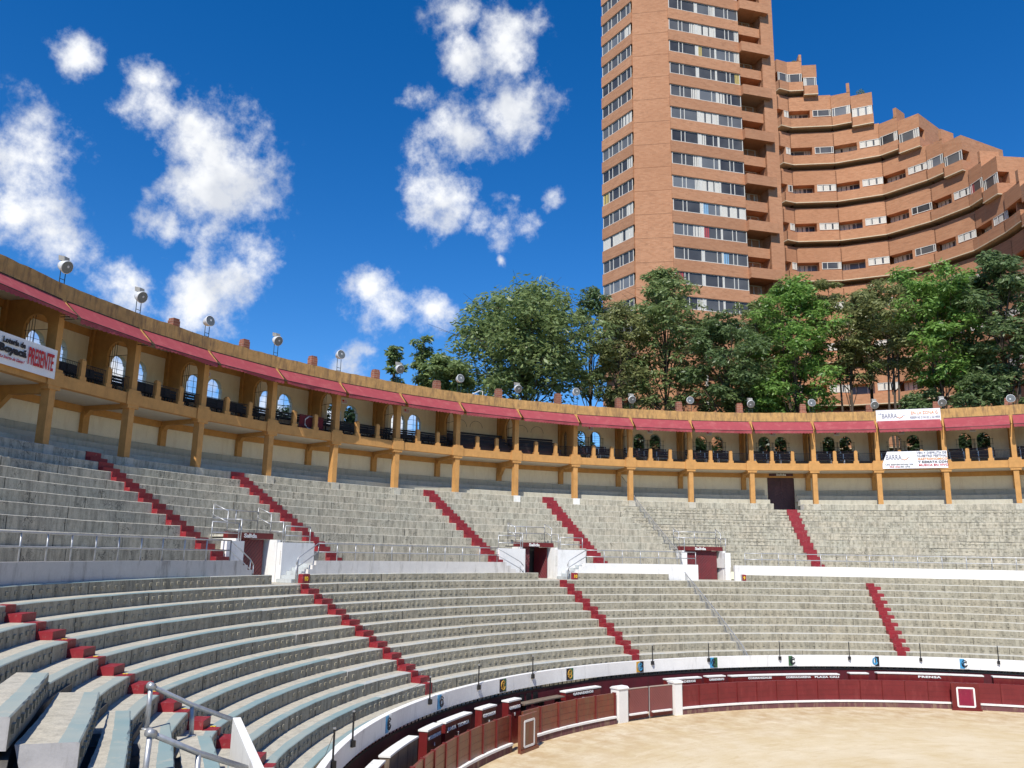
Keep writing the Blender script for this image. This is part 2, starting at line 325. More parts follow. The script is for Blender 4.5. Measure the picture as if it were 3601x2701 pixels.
ORD = ['first', 'second', 'third', 'fourth', 'fifth', 'sixth', 'seventh', 'eighth', 'ninth', 'tenth', 'eleventh', 'twelfth', 'thirteenth', 'fourteenth', 'fifteenth', 'sixteenth', 'seventeenth', 'eighteenth']
def nth(i, n): return 'leftmost' if i == 0 else 'rightmost' if i == n-1 else ORD[i]+' from the left'
def text(name, body, org, ex, ez, size, mat, parent, w=None, bold=0., align='LEFT', italic=0., mono=1.):
    """lettering as a thin mesh: org = left/centre point on the base line, ex along the line, ez up; w = total width to fit"""
    cu = bpy.data.curves.new('t', 'FONT'); cu.body = body; cu.size = size; cu.extrude = .006; cu.offset = bold; cu.align_x = align; cu.shear = italic; cu.space_character = mono; cu.resolution_u = 3
    t = bpy.data.objects.new('t', cu); COL.objects.link(t); dg = bpy.context.evaluated_depsgraph_get(); dg.update()
    me = bpy.data.meshes.new_from_object(t.evaluated_get(dg)); bpy.data.objects.remove(t)
    ex = Vector(ex).normalized(); ez = Vector(ez).normalized(); ey = ez.cross(ex)*-1
    nrm = ex.cross(ez)
    xs = [v.co.x for v in me.vertices]; fs = 1
    if w and xs: fs = w/max(1e-4, max(xs)-min(xs))
    base = Vector((0, 0, 0)); p = parent
    while p is not None: base += Vector(p.location); p = p.parent
    for v in me.vertices: c = v.co; v.co = Vector(org)+ex*(c.x*fs)+ez*c.y+nrm*c.z-base
    me.materials.clear(); me.materials.append(mat)
    o = bpy.data.objects.new(name, me); COL.objects.link(o); o.parent = parent; return o

# ================================================================== SETTING
def make_ground():
    mb = MB(); rs = [46.9, 50, 56, 64, 75, 90, 120, 170, 260, 420, 700, 1200, 2500, 4500]; n = 96
    def h(r, a):
        right = max(0, min(1, (2.95-a)/.5)) if 0 < a < 4.2 else 0
        return 12+4.5*right+max(0, min(1, (r-48)/40))*(2+3*right)
    for r in rs:
        for j in range(n): a = 2*math.pi*j/n; mb.v.append(gal(r, a, h(r, a)))
    for i in range(len(rs)-1):
        for j in range(n): mb.f.append((i*n+j, i*n+(j+1) % n, (i+1)*n+(j+1) % n, (i+1)*n+j)); mb.m.append(0)
    tag(build('ground', mb, M['earth'], smooth=True), 'grassy earth rising outside the bullring', kind='structure')
    mb = MB(); n = 160; mb.poly([low(24.30, 2*math.pi*j/n, 0) for j in range(n)])
    tag(build('sand', mb, M['sand']), 'pale raked sand of the bullring floor', kind='structure')
    mb = MB(); mb.cbox(low, 24.48, 26.3, -.3, -.05, 1.2, 4.2, 0)
    tag(build('alley_floor', mb, M['sand']), 'sandy alley between the red fence and the stand', kind='structure')
    mb = MB(); n = 60
    for i in range(n+1):
        a = R_(70+75*i/n); e = min(1, i/8, (n-i)/16)
        hh = (30+9*math.sin(i*.5)+5*math.sin(i*1.7)+3*math.sin(i*3.1))*e
        for rr, f in ((230, .0), (300, .55), (380, .85), (460, 1.), (560, .9), (700, .2)):
            mb.v.append(Vector((rr*math.cos(a), -34.5+rr*math.sin(a), 14+f*hh*1.25+random.uniform(-1, 1))))
    for i in range(n):
        for j in range(5): b = i*6+j; mb.f.append((b, b+6, b+7, b+1)); mb.m.append(0)
    tag(build('hill', mb, M['forest'], smooth=True), 'dark forested hillside far behind the trees', kind='structure')
make_ground()

# ================================================================== LOWER STAND
VOM = {1: (3.242, 3.312), 2: (2.672, 2.741), 3: (2.316, 2.394)}     # exits cut in the upper stand (right side, left side)
def segs(a0, a1, gaps):
    out = []; x = a0
    for g0, g1 in sorted(gaps):
        if g0 > x: out.append((x, g0))
        x = max(x, g1)
    if x < a1: out.append((x, a1))
    return out
def row_mesh(mb, P, rf, rb, zt, zb, a0, a1, strip, nub=None, da=.02, seed=0, sm=2, jm=None):
    """one stepped bench row: riser (slot 0), tread (slot 1), painted front strip (slot 2)"""
    rnd = random.Random(seed); n = max(2, int((a1-a0)/da)); idx = []; left = 0; b1 = b2 = 0
    for i in range(n+1):
        a = a0+(a1-a0)*i/n
        if left == 0:
            left = rnd.choice((3, 4, 5, 7)); b1 = rnd.uniform(-.012, .012); b2 = rnd.uniform(-.014, .014)
            if 0 < i < n and jm is not None:
                w = .010/rf; p = [P(rf-.014, a-w, zb+.01), P(rf-.014, a+w, zb+.01), P(rf-.006, a+w, zt-.025), P(rf-.006, a-w, zt-.025)]; q = [x+(P(rf, a, 0)-P(rf-.008, a, 0))*-1 for x in p]
                mb.quad(*q, jm)
                for z_ in range(4): mb.quad(p[z_], p[(z_+1) % 4], q[(z_+1) % 4], q[z_], jm)
        left -= 1; j1 = b1+rnd.uniform(-.005, .005); j2 = b2+rnd.uniform(-.006, .006)
        idx.append(len(mb.v)); mb.v += [P(rf-.012, a, zb), P(rf+j2, a, zt-.02+j1), P(rf+.02+j2, a, zt+j1), P(min(rf+strip, rb-.05)+rnd.uniform(-.02, .02), a, zt+.002), P(rb, a, zt), P(rb, a, zb)]
    st_ = idx
    for i in range(n):
        b = 0
        for j, mi in ((0, 0), (1, sm), (2, sm), (3, 1), (4, 0)): mb.f.append((st_[i]+j, st_[i]+j+1, st_[i+1]+j+1, st_[i+1]+j)); mb.m.append(mi)
    for b in (st_[0], st_[n]): mb.f.append(tuple(range(b, b+6))); mb.m.append(3)
    if nub:
        a = a0+rnd.uniform(0, nub)
        while a < a1-.01:
            if rnd.random() > .06:
                w = .15/rf; zc = zt-.205+rnd.uniform(-.02, .02); h = .058+rnd.uniform(-.012, .012); pr = .032
                p = [P(rf-.005, a, zc-h), P(rf-.005, a+w, zc-h), P(rf-.005, a+w, zc+h), P(rf-.005, a, zc+h)]
                q = [P(rf-pr, a, zc-h*.92), P(rf-pr, a+w, zc-h*.92), P(rf-pr, a+w, zc+h*.8), P(rf-pr, a, zc+h*.8)]
                mb.quad(*q, 4)
                for i in range(4): mb.quad(p[i], p[(i+1) % 4], q[(i+1) % 4], q[i], 4)
            a += .40/rf*rnd.uniform(.92, 1.08)
M['nub'] = concrete('bracket_concrete', (.37, .345, .26), (.11, .10, .07), (.41, .36, .26), 0, .9)
M['bench_end'] = paint('grey_lavender_bench_end', (.46, .45, .455), .12, .8, (.30, .29, .28), 2, .25)
ROWM = [M['riser'], M['tread'], M['edge'], M['bench_end'], M['nub'], worn('faded_grey_paint', (.44, .445, .41), (.54, .51, .42), .42, .62), worn('pale_blue_grey_paint', (.36, .40, .41), (.50, .48, .40), .42, .62), plain('joint_grime', (.055, .05, .04), .95)]
A_LO, A_HI = 1.45, 4.3
def lowN(r, a, z): return low(r-max(0, a-3.78)*3.3, a, z)   # the rows pull inwards near the stair opening
lower = thing('lower_stand', 'stepped grey concrete lower seating with blue-grey painted bench edges curving round the sand', 'grandstand', low(30, 2.6, 0))
NEAR_END = {3: 4.05, 4: 3.972, 5: 3.96, 6: 3.95, 7: 3.915, 8: 3.897}
for k in range(12):
    mb = MB(); gaps = [(2.665, 2.742), (3.245, 3.305), (2.30, 2.456)] if k == 0 else []
    rb = 35.27 if k == 0 else ER[k-1]+.02
    zb = EZ[k+1]-.06 if k < 11 else 1.2
    for i, (a0, a1) in enumerate(segs(A_LO, NEAR_END.get(k, A_HI), gaps)):
        for c0, c1, sm in ((a0, min(a1, 2.86), 5), (max(a0, 2.86), min(a1, 3.42), 6), (max(a0, 3.42), a1, 2)):
            if c1-c0 > .02: row_mesh(mb, lowN, ER[k], rb, EZ[k], zb, c0, c1, .27, .013, seed=k*10+i+sm, sm=sm, jm=7)
    build('seat_row', mb, ROWM, lower)
# floor of the passages at the level of the second row
for n_, (a0, a1) in VOM.items():
    mb = MB(); mb.cbox(low, 35.03, 39.2, 6.2, 6.404, a0-.07, a1+.03, 0); build('passage_floor', mb, M['tread'], lower)
# bench ends nearest the camera: slabs a little higher than the rows they continue
NEAR = {'A': [(-16.54,-25.494,5.519),(-16.996,-25.885,5.519),(-12.714,-28.066,5.519),(-13.31,-28.63,5.519)],
 'B': [(-16.155,-24.649,5.104),(-16.673,-25.206,5.104),(-12.284,-27.242,5.104),(-12.82,-27.911,5.104)],
 'C': [(-16.01,-24.031,4.689),(-16.305,-24.336,4.689),(-11.46,-27.03,4.689),(-11.9,-27.38,4.689)],
 'D': [(-16.221,-22.946,4.274),(-15.992,-23.802,4.274),(-11.9,-25.85,4.274),(-12.4,-26.2,4.274)],
 'E': [(-16.184,-21.904,3.859),(-16.628,-22.469,3.859),(-12.8,-24.2,3.859),(-13.3,-24.7,3.859)]}
for n_, (ff, fb, nf, nb) in NEAR.items():
    mb = MB(); ff, fb, nf, nb = map(Vector, (ff, fb, nf, nb)); N_ = 26; dz = Vector((0, 0, -.46)); k = len(mb.v); rnd = random.Random(3)
    for i in range(N_+1):
        t = i/N_; f = ff.lerp(nf, t); b = fb.lerp(nb, t); u = (b-f).normalized(); bow = u*(-.03*math.sin(math.pi*t)); j = Vector((0, 0, rnd.uniform(-.004, .004)))
        f = f+bow+j; b = b+bow
        c1, c2 = .02+rnd.random()**8*.05, .02+rnd.random()**8*.05
        mb.v += [f+dz, f+Vector((0, 0, -c1)), f+u*c2, f+u*(.29+rnd.uniform(-.006, .006)), b+u*rnd.uniform(-.012, 0), b+dz-u*.14]
    for i in range(N_):
        q = k+6*i
        for jx, mi in ((0, 0), (1, 2), (2, 2), (3, 1), (4, 0), (5, 0)): mb.f.append((q+jx, q+(jx+1) % 6, q+6+(jx+1) % 6, q+6+jx)); mb.m.append(mi)
    for q in (k, k+6*N_): mb.f.append(tuple(range(q, q+6))); mb.m.append(3)
    ln = (nf-ff).length; d = (nf-ff).normalized(); inn = -(fb-ff).normalized()
    s_ = .25
    while s_ < ln-.2:
        p = ff.lerp(nf, s_/ln)+inn*(.03*math.sin(math.pi*s_/ln)+.0)
        mb.box(p+Vector((0, 0, -.27)), d*.15, inn*.045, Vector((0, 0, .13)), 4); s_ += .4
    build('bench_end', mb, ROWM, lower)
mb = MB()
pts = [(-13.326,-27.47),(-12.875,-27.098),(-12.1,-27.5),(-12.55,-27.9)]
mb.poly([(x, y, 4.684) for x, y in pts], 1)
for i in range(4):
    a, b = pts[i], pts[(i+1) % 4]; mb.poly([(*a, 3.9), (*b, 3.9), (*b, 4.684), (*a, 4.684)], 0)
build('bench_end', mb, ROWM, lower)
mb = MB()
for k in range(3, 8):   # sub-structure under the near bench ends, gap shadow and dirt painted into its colour
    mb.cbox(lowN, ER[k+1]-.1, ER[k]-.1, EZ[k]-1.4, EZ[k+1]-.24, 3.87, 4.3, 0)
build('underside', mb, concrete('shade_dark_concrete', (.12, .11, .095), (.05, .045, .04), (.14, .125, .10), 0, .8), lower)

# ================================================================== UPPER STAND
def UP(k):
    t = k/9; cx, cy = O[0]*(1-t), O[1]*(1-t)
    return lambda r, a, z: Vector((cx+r*math.cos(a), cy+r*math.sin(a), z))
UR = [36.6+(41.75-36.6)*k/9 for k in range(10)]+[43.0, 44.0, 44.95, 45.6]
UZ = [7.9+.5125*k for k in range(9)]+[12.55, 12.97, 13.42, 13.95]
upper = thing('upper_stand', 'weathered upper tier of bare cracked concrete steps below the yellow gallery', 'grandstand', gal(39, 2.6, 7.3))
UROW = [M['upper'], M['uedge'], M['uedge'], M['white'], M['nub'], plain('joint_grime', (.055, .05, .04), .95)]
SEATM = paint('grey_painted_seat', (.48, .45, .36), .12, .8, (.32, .30, .23), 1.5)
for k in range(13):
    mb = MB(); P = UP(min(k, 9)); gaps = []
    if k in (0, 1): gaps = [(a0, a1) for a0, a1 in VOM.values()]
    if k >= 9: gaps = [(2.013, 2.072)]
    zb = (7.25 if k == 0 else UZ[k-1]-.06); rb = UR[k+1]+(.05 if k < 12 else 0)
    Pn = UP(min(k+1, 9))
    for i, (a0, a1) in enumerate(segs(1.35, 4.05, gaps)):
        def PP(r, a, z, P=P, Pn=Pn, k=k, rb=rb):
            f = max(0, min(1, (r-UR[k])/(rb-UR[k]))); return P(r, a, z).lerp(Pn(r, a, z), f)
        row_mesh(mb, PP, UR[k], rb, UZ[k], zb, a0, a1, .12, None, seed=200+k*10+i, jm=5 if k < 9 else None)
        if k < 9: row_mesh(mb, PP, UR[k], UR[k]+.03, UZ[k]-.003, UZ[k]-.2, max(a0, 1.36), min(a1, 2.41), .02, .012, seed=300+k*7+i) if min(a1, 2.41) > max(a0, 1.36)+.05 else None
    build('seat_row', mb, [SEATM, SEATM, SEATM, M['white'], M['nub']] if k > 9 else UROW, upper)
mb = MB()
for a0, a1 in segs(1.45, 4.2, [(3.20, 3.365), (2.62, 2.815), (2.305, 2.39)]): mb.cbox(low, 35.52, 36.75, 7.0, 7.30, a0, a1, 0)
build('walkway', mb, M['tread'], upper)
for k in range(16):   # pale patched concrete blocks under the column feet
    mb = MB(); a = th(k); mb.cbox(gal, 41.70, 41.76, 12.02, 12.56, a-.007, a+.007); build('column_foot', mb, M['white'] if k in (7, 8) else M['uedge'], upper)
mb = MB(); mb.cbox(gal, 41.7, 45.4, 11.85, 12.0, 2.01, 2.07); build('passage_floor', mb, M['uedge'], upper)

# ================================================================== RED AISLE STAIRS
def aisle(name_label, sol, kk, aL, aR, number=None):
    """painted risers plus half-height blocks in front of them on the lower rows"""
    t = thing('aisle_stairs', name_label, 'stairs', low(ER[5], (aL[0]+aR[0])/2, EZ[6]), 'red aisle stairs')
    n = len(kk)
    for i, k in enumerate(kk):
        f = i/max(1, n-1); a1 = aL[0]+(aL[1]-aL[0])*f; a0 = aR[0]+(aR[1]-aR[0])*f
        mb = MB(); last = (k == sol)
        if not last:
            w = (a1-a0); b0, b1 = a0+w*.02, a1
            mb.cbox(low, ER[k]-.46, ER[k]-.02, EZ[k+1]-.02, EZ[k+1]+.215, b0, b1, 0, .008)
            build('step_block', mb, M['red'], t); mb = MB()
        mb.cbox(low, ER[k]-.05, ER[k]+.30, EZ[k+1]-.01, EZ[k]+.012, a0+(a1-a0)*.36, a1, 0, .008)
        build('painted_step', mb, M['red'], t)
    return t
K10 = list(range(1, 11))
def wid(k, w=.85): return w/ER[k]
aisle('red painted aisle steps climbing the lower rows to the number plaque beside the first exit', 10, K10, (3.276, 3.290), (3.253, 3.262))
aisle('red painted aisle steps on the lower rows below the middle exit', 10, K10, (2.712, 2.718), (2.688, 2.690))
aisle('straight red aisle steps on the lower rows at the right, above the press box', 10, K10, (2.060, 2.086), (2.035, 2.057))
tN = aisle('near red aisle steps with yellow row numbers at lower left, by the foreground railing', 10, K10, (3.789, 3.803), (3.767, 3.780))
for k, s_ in ((4, '6'), (5, '5'), (6, '1'), (7, '1'), (8, '2'), (9, '1'), (3, '7')):
    a = 3.781; p = low(ER[k]+.10, a, EZ[k]+.016); er = (low(1, a, 0)-low(0, a, 0)).normalized(); et = Vector((-er.y, er.x, 0))
    text('row_number', s_, p+et*.12, -et, er, .17, M['text_y'], tN, bold=.008)
def uaisle(label, top, bot, k0=0):
    (aTl, aTr), (aBl, aBr) = top, bot
    t = thing('aisle_stairs', label, 'stairs', gal(39, (aTl+aTr)/2, 7.3), 'red aisle stairs')
    ks = list(range(k0, 10)) if aTl > 2.1 else list(range(k0, 9))
    for k in ks:
        f = k/9; aL = aBl+(aTl-aBl)*f; aR = aBr+(aTr-aBr)*f; P = UP(k); z0 = UZ[k-1] if k else 7.3; hz = (UZ[k]-z0)/2
        mb = MB(); mb.cbox(P, UR[k]-.33, UR[k]+.02, z0-.01, z0+hz, aR-.004, aL, 0, .008); build('step_block', mb, M['red'], t)
        mb = MB(); mb.cbox(P, UR[k]-.05, UR[k]+.20, z0+hz, UZ[k]+.012, aR, aL, 0, .008); build('painted_step', mb, M['red'], t)
uaisle('upper red aisle steps farthest left, running from the shaded gallery to the walkway', (3.440, 3.417), (3.369, 3.348))
uaisle('upper red aisle steps just right of the first exit and its white stairs', (3.194, 3.170), (3.155, 3.135))
uaisle('upper red aisle steps ending just left of the middle exit', (2.812, 2.789), (2.820, 2.798))
uaisle('upper red aisle steps just right of the middle exit', (2.558, 2.534), (2.594, 2.572))
uaisle('upper red aisle steps descending from the maroon gallery door', (2.050, 2.029), (2.142, 2.122))

# ================================================================== WALKWAY WALL, EXITS, WHITE STAIRS
M['white_shade_stained'] = paint('stained_shade_grey_wall', (.55, .525, .50), .1, .8, (.20, .18, .155), .9, .15, dlo=.53, dhi=.75)  # stains, plus the left wall's shade put into a greyer base
M['white_shade_warm'] = paint('shade_warmed_white_wall', (.68, .65, .61), .1, .8, (.30, .28, .25), 1.0, .15, dlo=.55, dhi=.78)  # dirt runs; warm grey base painted against blue skylight on the shaded wall
def wwall(label, a0, a1, z0=6.3, steps=()):
    mb = MB(); mb.cbox(low, 35.25, 35.52, z0, 7.45, a0, a1)
    for (b0, b1, z) in steps: mb.cbox(low, 35.25, 35.52, z0, z, b0, b1)
    tag(build('walkway_wall', mb, M['white_shade_stained'] if a1 > 4 else M['white_shade_warm'] if a0 > 2.7 else M['white2'], loc=low(35.3, (a0+a1)/2, z0)), label, 'wall', 'white walls along the walkway')
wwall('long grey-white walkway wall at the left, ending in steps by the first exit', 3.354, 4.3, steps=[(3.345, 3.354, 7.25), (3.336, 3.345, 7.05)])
wwall('white walkway wall between the first and middle exits', 2.808, 3.212, steps=[(3.212, 3.219, 7.25), (3.219, 3.227, 7.05), (3.227, 3.235, 6.85), (2.798, 2.808, 7.25), (2.787, 2.798, 7.05), (2.776, 2.787, 6.85)])
wwall('white walkway wall between the middle exit and the right exit with a square end', 2.389, 2.636, steps=[(2.636, 2.643, 7.25), (2.643, 2.651, 7.05), (2.651, 2.658, 6.85)])
wwall('bright white walkway wall running right from the third exit', 1.45, 2.311)

def exit_portal(i, label, door_open):
    a0, a1 = VOM[i]; t = thing('exit_portal', label, 'exit', low(37, (a0+a1)/2, 6.4), 'exits to the stands')
    wa = .062 if i < 3 else .012; wb = {1: .032, 2: .056, 3: .012}[i]
    for (b0, b1) in ((a0-wa, a0-.0005), (a1+.0005, a1+wb)):
        mb = MB(); mb.cbox(low, 36.52, 36.85, 6.3, 8.30, b0, b1); build('wing_wall', mb, M['white2'], t)
    for a, s_ in ((a0, 1), (a1, -1)):
        mb = MB(); mb.cbox(low, 36.86 if True else 0, 39.0, 6.35, 8.42, a-.003*s_-.003, a-.003*s_+.003); build('side_wall', mb, M['white2'], t)
    mb = MB(); mb.cbox(low, 37.35, 37.62, 8.44, 8.72, a0-.006, a1+.006, 0, .01); lt = build('lintel', mb, M['maroon'], t)
    mb = MB(); mb.cbox(low, 37.63, 38.7, 8.5, 8.6, a0, a1); build('cover_slab', mb, M['uedge'], t)
    mb = MB(); mb.cbox(low, 38.9, 39.0, 6.4, 8.5, a0, a1); build('passage_dark_back', mb, M['iron'], t)  # black sheet stands in for the darkness inside the passage
    am = (a0+a1)/2; er = Vector((math.cos(am), math.sin(am), 0)); ex = Vector((er.y, -er.x, 0))
    text('sign_text', 'Salida', low(37.33, am+.001, 8.49), ex, (0, 0, 1), .26, M['text_w'], t, w=.85, bold=.008, align='CENTER')
    def leaf(p0, p1):
        mb = MB(); p0, p1 = Vector(p0), Vector(p1); d = p1-p0; ln = d.length; d.normalize(); nn = d.cross(Vector((0, 0, 1)))
        mb.box(p0, d*ln, nn*.06, (0, 0, 2.0), 0)
        for q in range(-8, 12):   # diagonal boards
            pts = []
            for s_ in (0, 1):
                u = q*.22+s_*2.0
                pts.append((u, s_*2.0))
            (u0, w0), (u1, w1) = pts
            if u1 < 0 or u0 > ln: continue
            if u0 < 0: w0 = -u0; u0 = 0
            if u1 > ln: w1 -= (u1-ln); u1 = ln
            for side in (-.012, .06):
                a = p0+d*u0+Vector((0, 0, w0)); b = p0+d*u1+Vector((0, 0, w1)); mb.tube([a+nn*(side+.006), b+nn*(side+.006)], .011, 4, 1)
        return build('door', mb, [M['maroon_door'], M['door']], t)
    if door_open == 'shut': leaf(low(37.66, a1-.004, 6.42), low(37.66, a0+.004, 6.42))
    else:
        leaf(low(37.66, a1-.004, 6.42), low(37.66, a1-.028, 6.42)); leaf(low(37.66, a0+.004, 6.42), low(38.75, a0+.012, 6.42))
M['maroon_door'] = paint('exit_door_paint', (.17, .014, .02), .25, .5, (.08, .015, .02), 2)
exit_portal(1, 'exit portal at the left with plank door behind a bright white side wall', 'shut')
exit_portal(2, 'middle exit portal with its door leaf open onto a dark passage', 'open')
exit_portal(3, 'exit portal at the right with a plain shut maroon door', 'shut')

def wstairs(label, a0, a1, up):
    """five treads in the walkway strip; up=+1 rises towards smaller angle"""
    mb = MB(); n = 5
    for i in range(n):
        f0 = a0+(a1-a0)*i/n; f1 = a0+(a1-a0)*(i+1)/n; z = 6.4+(i+1)*.18
        mb.cbox(low, 35.54, 36.5, 6.41, z, min(f0, f1)+.0002, max(f0, f1)-.0002, 0, .02)
    tag(build('concrete_stairs', mb, M['stairgrey'], loc=low(36, a0, 6.4)), label, 'stairs', 'grey stairs beside the exits')
M['stairgrey'] = paint('grey_stair_paint', (.50, .53, .53), .1, .7, (.3, .3, .29), 2)
wstairs('grey concrete stairs rising right of the first exit, by the yellow number plaque', 3.250, 3.203, 1)
wstairs('grey concrete stairs rising right of the middle exit', 2.674, 2.625, 1)
wstairs('grey concrete stairs hidden behind the sloping rail left of the middle exit', 2.762, 2.812, -1)
wstairs('grey concrete stairs behind the sloping rail left of the first exit', 3.338, 3.366, -1)
def plaque(label, a0, a1, txt):
    t = thing('number_plaque', label, 'plaque', low(35.0, (a0+a1)/2, 6.42)); mb = MB(); mb.cbox(low, 34.985, 35.26, 6.415, 6.83, a0, a1, 0, .01); build('plaque_block', mb, M['red'], t)
    am = (a0+a1)/2; er = Vector((math.cos(am), math.sin(am), 0))
    text('plaque_number', txt, low(34.975, am, 6.52), (er.y, -er.x, 0), (0, 0, 1), .27, M['text_y'], t, bold=.012, align='CENTER')
plaque('red plaque with yellow number 10 below the stairs of the first exit', 3.2315, 3.2455, '10')
plaque('small red plaque with yellow number below the stairs of the middle exit', 2.656, 2.6655, '10')
plaque('small red plaque at the bench end right of the third exit', 2.292, 2.2995, '9')

# ------------------------------------------------------------------ steel railings
def rail_run(mb, pts, hs, post_every=1, r=.026, base=True):
    """pts: base points; hs: rail heights"""
    for h in hs: mb.tube([p+Vector((0, 0, h)) for p in pts], r, 8)
    for i in range(0, len(pts), post_every): mb.tube([pts[i], pts[i]+Vector((0, 0, hs[0]))], r, 8)
def railing(label, runs, group='steel railings'):
    t = thing('railing', label, 'railing', runs[0][0][0], group)
    mb = MB()
    for pts, hs in runs:
        pts = [Vector(p) for p in pts]
        for h in hs: mb.tube([p+Vector((0, 0, h)) for p in pts], .028, 8)
        for p in pts: mp = MB(); mp.tube([p, p+Vector((0, 0, hs[0]))], .028, 8); build('post', mp, M['metal'], t, True)
    build('rail', mb, M['metal'], t, True)
def arcp(a0, a1, n, r, z): return [low(r, a0+(a1-a0)*i/n, z) for i in range(n+1)]
W7 = (.84, .42)
railing('two-bar steel railing on the walkway wall at the left, sloping down at the first exit', [([low(35.38, a, 7.45) for a in (4.1, 4.06, 4.02, 3.98, 3.94, 3.90, 3.865, 3.828, 3.79, 3.753, 3.716, 3.678, 3.642, 3.605, 3.569, 3.532, 3.496, 3.458, 3.419, 3.375)], W7), ([low(35.38, 3.375, 7.45), low(35.38, 3.336, 6.65), low(35.38, 3.330, 6.42)], (.84, .42))])
railing('two-bar steel railing on the walkway wall between the first and middle exits', [(arcp(2.826, 3.205, 10, 35.38, 7.45), W7), ([low(35.38, 3.205, 7.45), low(35.38, 3.244, 6.75), low(35.38, 3.247, 6.42)], (.84, .42)), ([low(35.38, 2.826, 7.45), low(35.38, 2.775, 6.65), low(35.38, 2.768, 6.42)], (.84, .42))])
railing('two-bar steel railing on the walkway wall between the middle and right exits', [(arcp(2.392, 2.630, 6, 35.38, 7.45), W7), ([low(35.38, 2.630, 7.45), low(35.38, 2.668, 6.75), low(35.38, 2.671, 6.42)], (.84, .42))])
railing('long two-bar steel railing on the bright walkway wall at the right', [([low(35.38, a, 7.45) for a in (2.288, 2.253, 2.219, 2.185, 2.134, 2.083, 2.039, 1.994, 1.949, 1.905, 1.862, 1.818, 1.777, 1.73, 1.68)], (.84, .42))])
for i, nm in ((1, 'left'), (2, 'middle'), (3, 'right')):
    a0, a1 = VOM[i]; runs = []
    for a, s_ in ((a0-.004, -1), (a1+.004, 1)):
        if i < 3: runs.append((arcp(a+s_*.052, a+s_*.004, 1, 36.66, 8.30), (.80, .34)))
        runs += [([low(36.66, a, 8.30), low(37.5, a, 8.30)], (.98, .5)), ([low(37.5, a, 8.42), low(38.4, a, 8.75)], (1.25, .75))]
    runs.append(([low(38.4, a0-.004, 8.93), low(38.4, (a0+a1)/2, 8.93), low(38.4, a1+.004, 8.93)], (.85, .42)))
    railing('stepped steel guard railing round the top of the %s exit' % nm, runs)
def stair_rail(label, top, bot, P0, P1, zr):
    pass
def picket_fence(label, pts_top, pts_base):
    t = thing('picket_railing', label, 'railing', pts_base[0], 'long grey picket railings'); mb = MB(); mb.tube(pts_top, .03, 6); build('rail', mb, M['metal'], t); mb = MB()
    for i in range(len(pts_top)-1):
        for j in range(6):
            f = (j+.5)/6; p = Vector(pts_top[i]).lerp(Vector(pts_top[i+1]), f); zb = pts_base[i].z if f < .75 else pts_base[i+1].z
            mb.tube([p, Vector((p.x, p.y, zb))], .011, 4)
    build('pickets', mb, M['metal'], t)
def asolve(k): return 2.410+(2.3607-2.410)*k/9
pt = [low(36.0, 2.4135, 8.15)]+[UP(k)(UR[k], asolve(k), UZ[k]+.42) for k in range(10)]; pb = [low(36.0, 2.4135, 7.3)]+[UP(k)(UR[k], asolve(k), UZ[k]) for k in range(10)]
picket_fence('long grey picket railing running down the upper tier from the gallery column', pt, pb)
pt = [low(34.6, 2.4273, 6.95)]+[low(ER[k]-.05, 2.4275+.0012*k, EZ[k]+.30) for k in range(1, 11)]+[low(26.45, 2.4425, 2.50)]
pb = [low(34.6, 2.4273, 6.41)]+[low(ER[k]-.05, 2.4275+.0012*k, EZ[k+1]) for k in range(1, 11)]+[low(26.45, 2.4425, 2.25)]
picket_fence('long grey picket railing running down the lower rows to the white ring wall', pt, pb)
mb = MB(); pts = [gal(42.3, 2.3655, 13.75), gal(43.2, 2.366, 14.0), gal(45.1, 2.368, 15.0)]
pt = [gal(42.35, 2.358, 13.45), gal(43.3, 2.358, 13.95), gal(44.3, 2.358, 14.45), gal(45.2, 2.358, 14.9)]; pb = [gal(42.35, 2.358, 12.55), gal(43.3, 2.358, 12.97), gal(44.3, 2.358, 13.42), gal(45.2, 2.358, 13.95)]
picket_fence('short grey picket railing on the gallery seats behind the yellow column', pt, pb)
def fg_rail(label, pts, posts, r):
    t = thing('handrail', label, 'railing', posts[0][0], 'foreground handrails'); mb = MB(); mb.tube(pts, r, 12); build('rail', mb, M['metal'], t, True)
    for a, b in posts:
        mb = MB(); mb.tube([a, b], r*.95, 12); mb.tube([Vector(a), Vector(a)+Vector((0, 0, .02))], r*2, 12); build('post', mb, M['metal'], t, True)
    mb = MB(); p = Vector(posts[0][1]); d = (Vector(pts[0])-Vector(pts[1])).normalized(); mb.tube([p-d*.09, p+d*.06], r*1.45, 12); build('pipe_fitting', mb, M['metal'], t, True)
fg_rail('thick galvanised handrail in the foreground ending at the white parapet wall', [(-16.002,-23.644,5.111), (-16.483,-22.238,4.50), (-15.93,-21.58,4.17)], [((-16.002,-23.644,4.274), (-16.002,-23.644,5.111)), ((-16.461,-22.208,3.859), (-16.483,-22.238,4.50))], .052)
fg_rail('nearest thick galvanised handrail at the bottom left corner of the picture', [(-12.775,-25.767,4.93), (-12.797,-24.774,4.446), (-12.743,-23.75,4.021)], [((-12.80,-25.80,3.6), (-12.775,-25.767,4.93)), ((-12.797,-24.76,3.4), (-12.797,-24.774,4.446))], .05)
def wedge():
    a, b = Vector((-15.94,-21.55,0)), Vector((-11.6,-24.49,0)); d = (b-a).normalized(); w = Vector((-d.y, d.x, 0))*.17; mb = MB()
    mb.box(Vector((a.x, a.y, 1.2)), b-a, w, (0, 0, 3.0))
    tag(build('parapet_wall', mb, M['white2'], loc=(a.x, a.y, 1.5)), 'narrow white parapet wall at the foot of the two foreground handrails', 'wall')
wedge()

